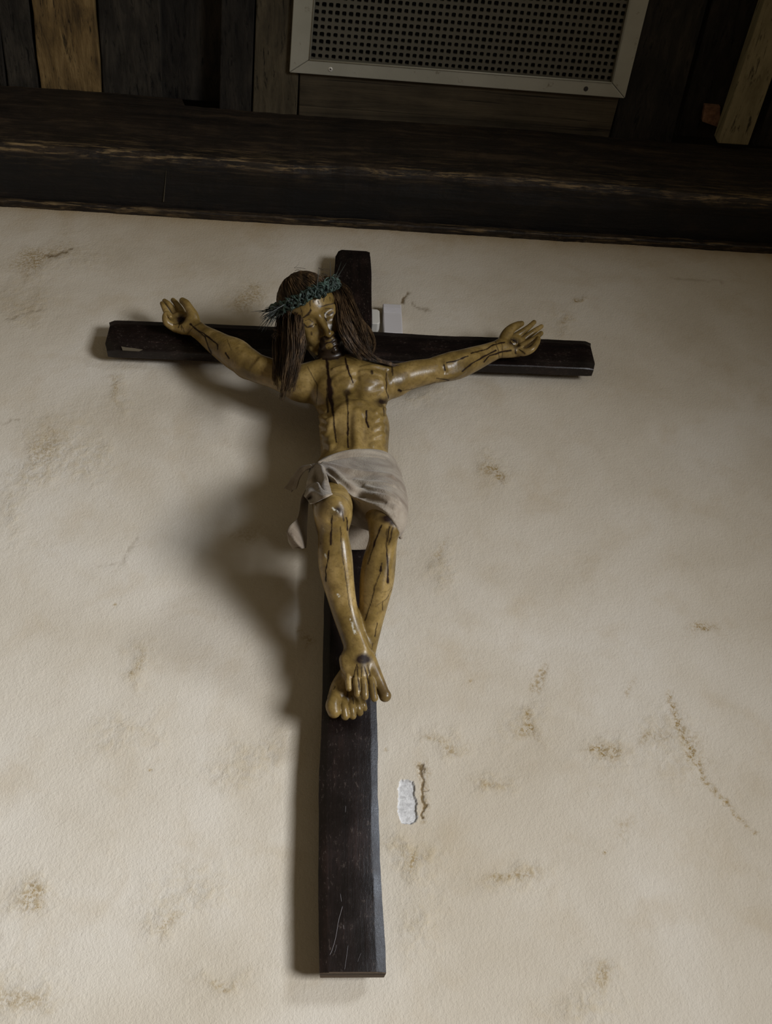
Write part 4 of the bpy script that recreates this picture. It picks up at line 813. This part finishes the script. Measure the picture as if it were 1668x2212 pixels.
# knotted flap over his right thigh, the long tail with its curl, the frayed ends behind, the panel seen between the legs
sheet('cloth_flap', [[(672, 1004, .004), (680, 1002, .012), (687, 1002, .010), (694, 1004, .010), (700, 1009, .004)], [(668, 1020, .006), (677, 1019, .018), (686, 1021, .009), (696, 1021, .016), (706, 1026, .005)], [(664, 1038, .008), (674, 1038, .022), (685, 1040, .008), (698, 1040, .018), (711, 1045, .005)],
                     [(661, 1054, .010), (672, 1054, .022), (686, 1056, .008), (700, 1056, .016), (715, 1060, .005)], [(660, 1064, .010), (672, 1066, .018), (688, 1068, .010), (702, 1066, .014), (717, 1068, .005)]], cloth, over=True)
sheet('cloth_fold', [[(656, 1070, .020), (664, 1054, .026), (676, 1045, .028), (686, 1042, .026), (690, 1048, .018)], [(659, 1074, .022), (668, 1062, .030), (680, 1058, .028), (692, 1062, .022), (700, 1060, .018)], [(664, 1080, .016), (674, 1074, .024), (688, 1071, .022), (702, 1070, .020), (717, 1066, .012)], [(669, 1088, .008), (680, 1086, .012), (692, 1080, .012), (705, 1075, .012), (717, 1069, .008)]], cloth, over=True)
sheet('cloth_tail', [[(660, 1058, .225), (664, 1062, .232), (668, 1066, .222)], [(651, 1075, .235), (658, 1085, .225), (665, 1090, .205)], [(647, 1100, .235), (656, 1106, .222), (664, 1108, .20)], [(642, 1120, .24), (655, 1124, .222), (663, 1128, .198)],
                     [(628, 1134, .245), (644, 1146, .235), (662, 1146, .20)], [(620, 1150, .24), (640, 1160, .24), (662, 1162, .20)], [(628, 1168, .225), (646, 1176, .236), (661, 1178, .20)], [(642, 1176, .20), (652, 1184, .222), (660, 1184, .20)]], cloth)
sheet('cloth_curl', [[(622, 1152, .238), (630, 1166, .228), (646, 1172, .21)], [(624, 1170, .20), (634, 1178, .20), (650, 1182, .195)], [(634, 1186, .19), (644, 1184, .195), (655, 1186, .19)]], cloth)
sheet('cloth_end', [[(672, 1003, .19), (676, 1008, .195)], [(655, 1010, .17), (660, 1016, .175)], [(643, 1026, .155), (648, 1032, .16)], [(636, 1044, .145), (643, 1048, .15)], [(632, 1058, .14), (640, 1056, .145)]], cloth)
sheet('cloth_end', [[(668, 1004, .17), (670, 1012, .175)], [(648, 1010, .15), (654, 1020, .155)], [(632, 1030, .13), (642, 1038, .135)], [(622, 1046, .12), (634, 1056, .125)], [(614, 1055, .115), (630, 1063, .12)]], cloth)
sheet('cloth_panel', [[(676, 1080, .14), (730, 1085, .14), (780, 1090, .14), (850, 1095, .14)], [(680, 1130, .115), (735, 1136, .11), (780, 1140, .112), (850, 1130, .12)], [(688, 1160, .10), (738, 1168, .10), (785, 1170, .10), (846, 1160, .11)], [(700, 1182, .09), (740, 1187, .092), (790, 1187, .092), (835, 1178, .10)]], cloth)

# ================================================================== hair: long brown wig
t = NT('hair_brown'); n1 = t.noise(t.mapped((120, 120, 12)), 1.0, 4, 0.6)
m_hair = t.out(t.ramp(n1, [(0.35, (0.014, 0.008, 0.0042)), (0.52, (0.055, 0.031, 0.014)), (0.70, (0.16, 0.098, 0.046))]), 0.45, Specular_IOR_Level=0.4)
HV, HQ = [], []
def strand(pts, r0, n=4, sub=5):
    p = catmull(pts, sub); m = len(p); ph = random.random()*6.28; am = random.uniform(0.2, 1.0)*0.0012; fr = random.uniform(4, 9)
    p = [q+np.array([am*math.sin(fr*3*i/m+ph), am*math.cos(fr*2*i/m+ph), 0]) for i, q in enumerate(p)]
    V, Fc = tube(p, [r0*(1-0.75*(i/(m-1))**2) for i in range(m)], n, False); b0 = len(HV); HV.extend(V); HQ.extend([tuple(b0+q for q in f) for f in Fc])
def lockset(guide, n, s0, s1, r0=0.00062):            # guide [(px,py,dep)], spread in pixels at root and tip
    clumps = [(random.uniform(-1, 1), random.uniform(-0.9, 0.9), random.uniform(0, 6), random.uniform(0.2, 1.15)) for _ in range(max(6, n//6))]
    for _ in range(int(n*2.6)):
        ca_, cb_, cp_, ce_ = random.choice(clumps); a = ca_*0.8+random.gauss(0, 0.26); b = cb_*0.7+random.gauss(0, 0.25); m = len(guide); e = ce_*random.uniform(0.95, 1.03); pts = []
        for i, (x, y, d) in enumerate(guide):
            s = s0+(s1-s0)*i/(m-1); pts.append(P(x+a*s+3.4*min(1, i/2)*math.sin(cp_+1.6*i), y+0.15*b*s, d+b*s*0.0008+0.002*math.cos(cp_+1.9*i)))
        k = pts[-2]+(pts[-1]-pts[-2])*e; pts[-1] = k; strand(pts, r0*random.uniform(0.7, 1.4))
lockset([(646, 615, .212), (624, 640, .208), (610, 680, .195), (604, 740, .182), (601, 800, .174), (600, 838, .172)], 60, 16, 8)
lockset([(650, 618, .222), (630, 650, .220), (620, 695, .212), (620, 750, .198), (614, 805, .188), (610, 858, .182)], 80, 17, 11)
lockset([(655, 622, .232), (640, 660, .236), (637, 705, .230), (638, 750, .213), (628, 800, .197), (618, 858, .186)], 70, 12, 12)
lockset([(660, 628, .238), (647, 675, .240), (648, 712, .232), (651, 745, .215), (643, 782, .20), (630, 838, .188)], 36, 8, 9)
lockset([(708, 600, .215), (736, 625, .226), (754, 662, .220), (774, 705, .205), (788, 740, .19), (796, 768, .178)], 70, 15, 9)
lockset([(702, 606, .222), (727, 634, .236), (740, 678, .232), (755, 715, .215), (771, 745, .20), (802, 772, .185), (850, 789, .172)], 90, 11, 9)
lockset([(704, 612, .225), (727, 645, .238), (735, 690, .232), (742, 722, .222), (757, 748, .205), (778, 774, .19)], 70, 9, 9)
lockset([(712, 598, .208), (744, 632, .215), (766, 680, .20), (790, 715, .187), (799, 745, .18), (792, 776, .175)], 50, 12, 8)
lockset([(770, 745, .195), (795, 765, .186), (822, 780, .178), (848, 788, .172), (860, 790, .166)], 50, 10, 5)
# crown of the head: combed from the parting down to under the wreath
for k in range(700):
    az = random.uniform(0, 2*math.pi); pts = []; e1 = random.uniform(1.15, 1.42) if math.cos(az) > 0.25 else random.uniform(1.6, 2.3)
    lift = random.uniform(1.0, 5.5)
    for el in np.linspace(0.05, e1, 5):
        pts.append(H((58+lift)*math.sin(el)*math.sin(az+0.25*el), 34+(66+lift)*math.cos(el), -64+(76+lift)*math.sin(el)*math.cos(az+0.25*el)))
    strand(pts, random.uniform(0.0008, 0.0015), 4, 4)
for k in range(45):                                  # flyaway hairs
    q = random.choice([(605, 690), (610, 660), (620, 620), (650, 590), (600, 720), (700, 590)]); a = random.uniform(-1, 1)
    strand([P(q[0]+10, q[1]+a*10, .2), P(q[0]-6+a*6, q[1]-4+a*8, .205), P(q[0]-14*random.random(), q[1]+14*a, .20), P(q[0]-8*random.random(), q[1]+26*a, .195)], 0.00045, 3, 4)
hair = np_obj('hair', np.array(HV), np.array(HQ), m_hair); adopt(hair, fig); tag(hair, 'long dark brown wig of real hair')

# ================================================================== crown of thorns
t = NT('wreath_green'); nn = t.noise(t.co.outputs['Object'], 40, 5, 0.7); m_wr = t.out(t.ramp(nn, [(0.32, (0.006, 0.010, 0.008)), (0.5, (0.022, 0.042, 0.033)), (0.70, (0.070, 0.125, 0.095))]), 0.6, t.bump(t.noise(t.co.outputs['Object'], 200, 3), 0.4, 0.002))
t = NT('thorn_dark'); m_th = t.out(t.ramp(t.noise(t.co.outputs['Object'], 60, 3), [(0.35, (0.008, 0.010, 0.008)), (0.65, (0.035, 0.042, 0.034))]), 0.55)
wreath = empty('crown_of_thorns', H(0, 50, -60)); tag(wreath, 'dark green twisted crown of thorns on the head of the carved figure', 'wreath')
def ring(a, ru=0.0, rw=0.0):                         # a=0 front, +90 to the right of the picture
    return H((70+ru)*math.sin(a), 53+rw-4*math.cos(a), -60+(78+ru)*math.cos(a))
for k in range(6):
    ph = 2*math.pi*k/6; tw = 9 if k % 2 else -8; pts = []
    for i in range(97):
        a = 2*math.pi*i/96; off = 7.5+1.5*math.sin(5*a+k); pts.append(ring(a, off*math.cos(tw*a+ph)+random.uniform(-1, 1), 1.35*off*math.sin(tw*a+ph)+random.uniform(-1, 1)))
    adopt(mesh_obj('twig', *tube(pts, 0.0031 if k < 4 else 0.0022, 6), m_wr, smooth=True), wreath)
tm = []
for L, r in ((0.016, 0.0014), (0.030, 0.0013), (0.046, 0.0012)):
    V, Fc = tube([(0, 0, -0.004), (0, 0, 0), (0.0006, 0, L*0.5), (0, 0.0004, L)], [r, r, r*0.7, 0.00015], 5); me = mesh_obj('thorn', V, Fc, m_th); tm.append(me.data); bpy.data.objects.remove(me)
def thorn(a, ru, rw, d, size, mat=None):
    o = bpy.data.objects.new('thorn', tm[size]); COL.objects.link(o); p = ring(a, ru, rw)
    d = Vector(tuple(map(float, d))); o.parent = wreath; o.location = Vector(tuple(map(float, p)))-wreath.location; o.rotation_euler = d.to_track_quat('Z', 'Y').to_euler(); return o
for k in range(64):
    a = random.uniform(-math.pi, math.pi); n_ = (hu2*math.sin(a)+hf*math.cos(a)); d = n_+0.9*(random.uniform(-1, 1)*hw_+random.uniform(-1, 1)*(hu2*math.cos(a)-hf*math.sin(a)))
    thorn(a, random.uniform(2, 9), random.uniform(-9, 9), d, 0)
for k in range(30):                                  # the long spikes at his right temple
    a = random.uniform(-1.75, -0.95); n_ = hu2*math.sin(a)+0.5*hf*math.cos(a); thorn(a, random.uniform(2, 8), random.uniform(-12, 8), n_+random.uniform(-0.9, 0.5)*hw_+0.4*random.uniform(-1, 1)*hf, random.choice((1, 1, 2)))
for a, d in ((0.95, hu2*1.0+0.9*hw_), (1.1, hu2+0.6*hw_), (-0.75, -0.9*hu2-0.1*hw_+0.9*hf*0.2), (-0.45, -0.8*hu2-0.8*hw_+0.4*hf), (0.2, 0.6*hu2+hw_), (0.75, 0.4*hu2+hw_+0.3*hf)): thorn(a, 6, 4, d, 2)
# curled shoots woven through the front
for k in range(70):
    a = random.uniform(-0.75, 1.25); c0 = random.uniform(0, 6.28); rr = random.uniform(3.5, 7); u0, w0 = random.uniform(2, 10), random.uniform(-10, 11)
    pts = [ring(a+0.02*i+0.05*math.sin(i*0.9+c0), u0+rr*math.sin(i*0.8+c0), w0+rr*math.cos(i*0.8+c0)) for i in range(7)]
    adopt(mesh_obj('shoot', *tube(pts, [0.0016]*5+[0.0012, 0.0005], 5), m_wr, smooth=True), wreath)
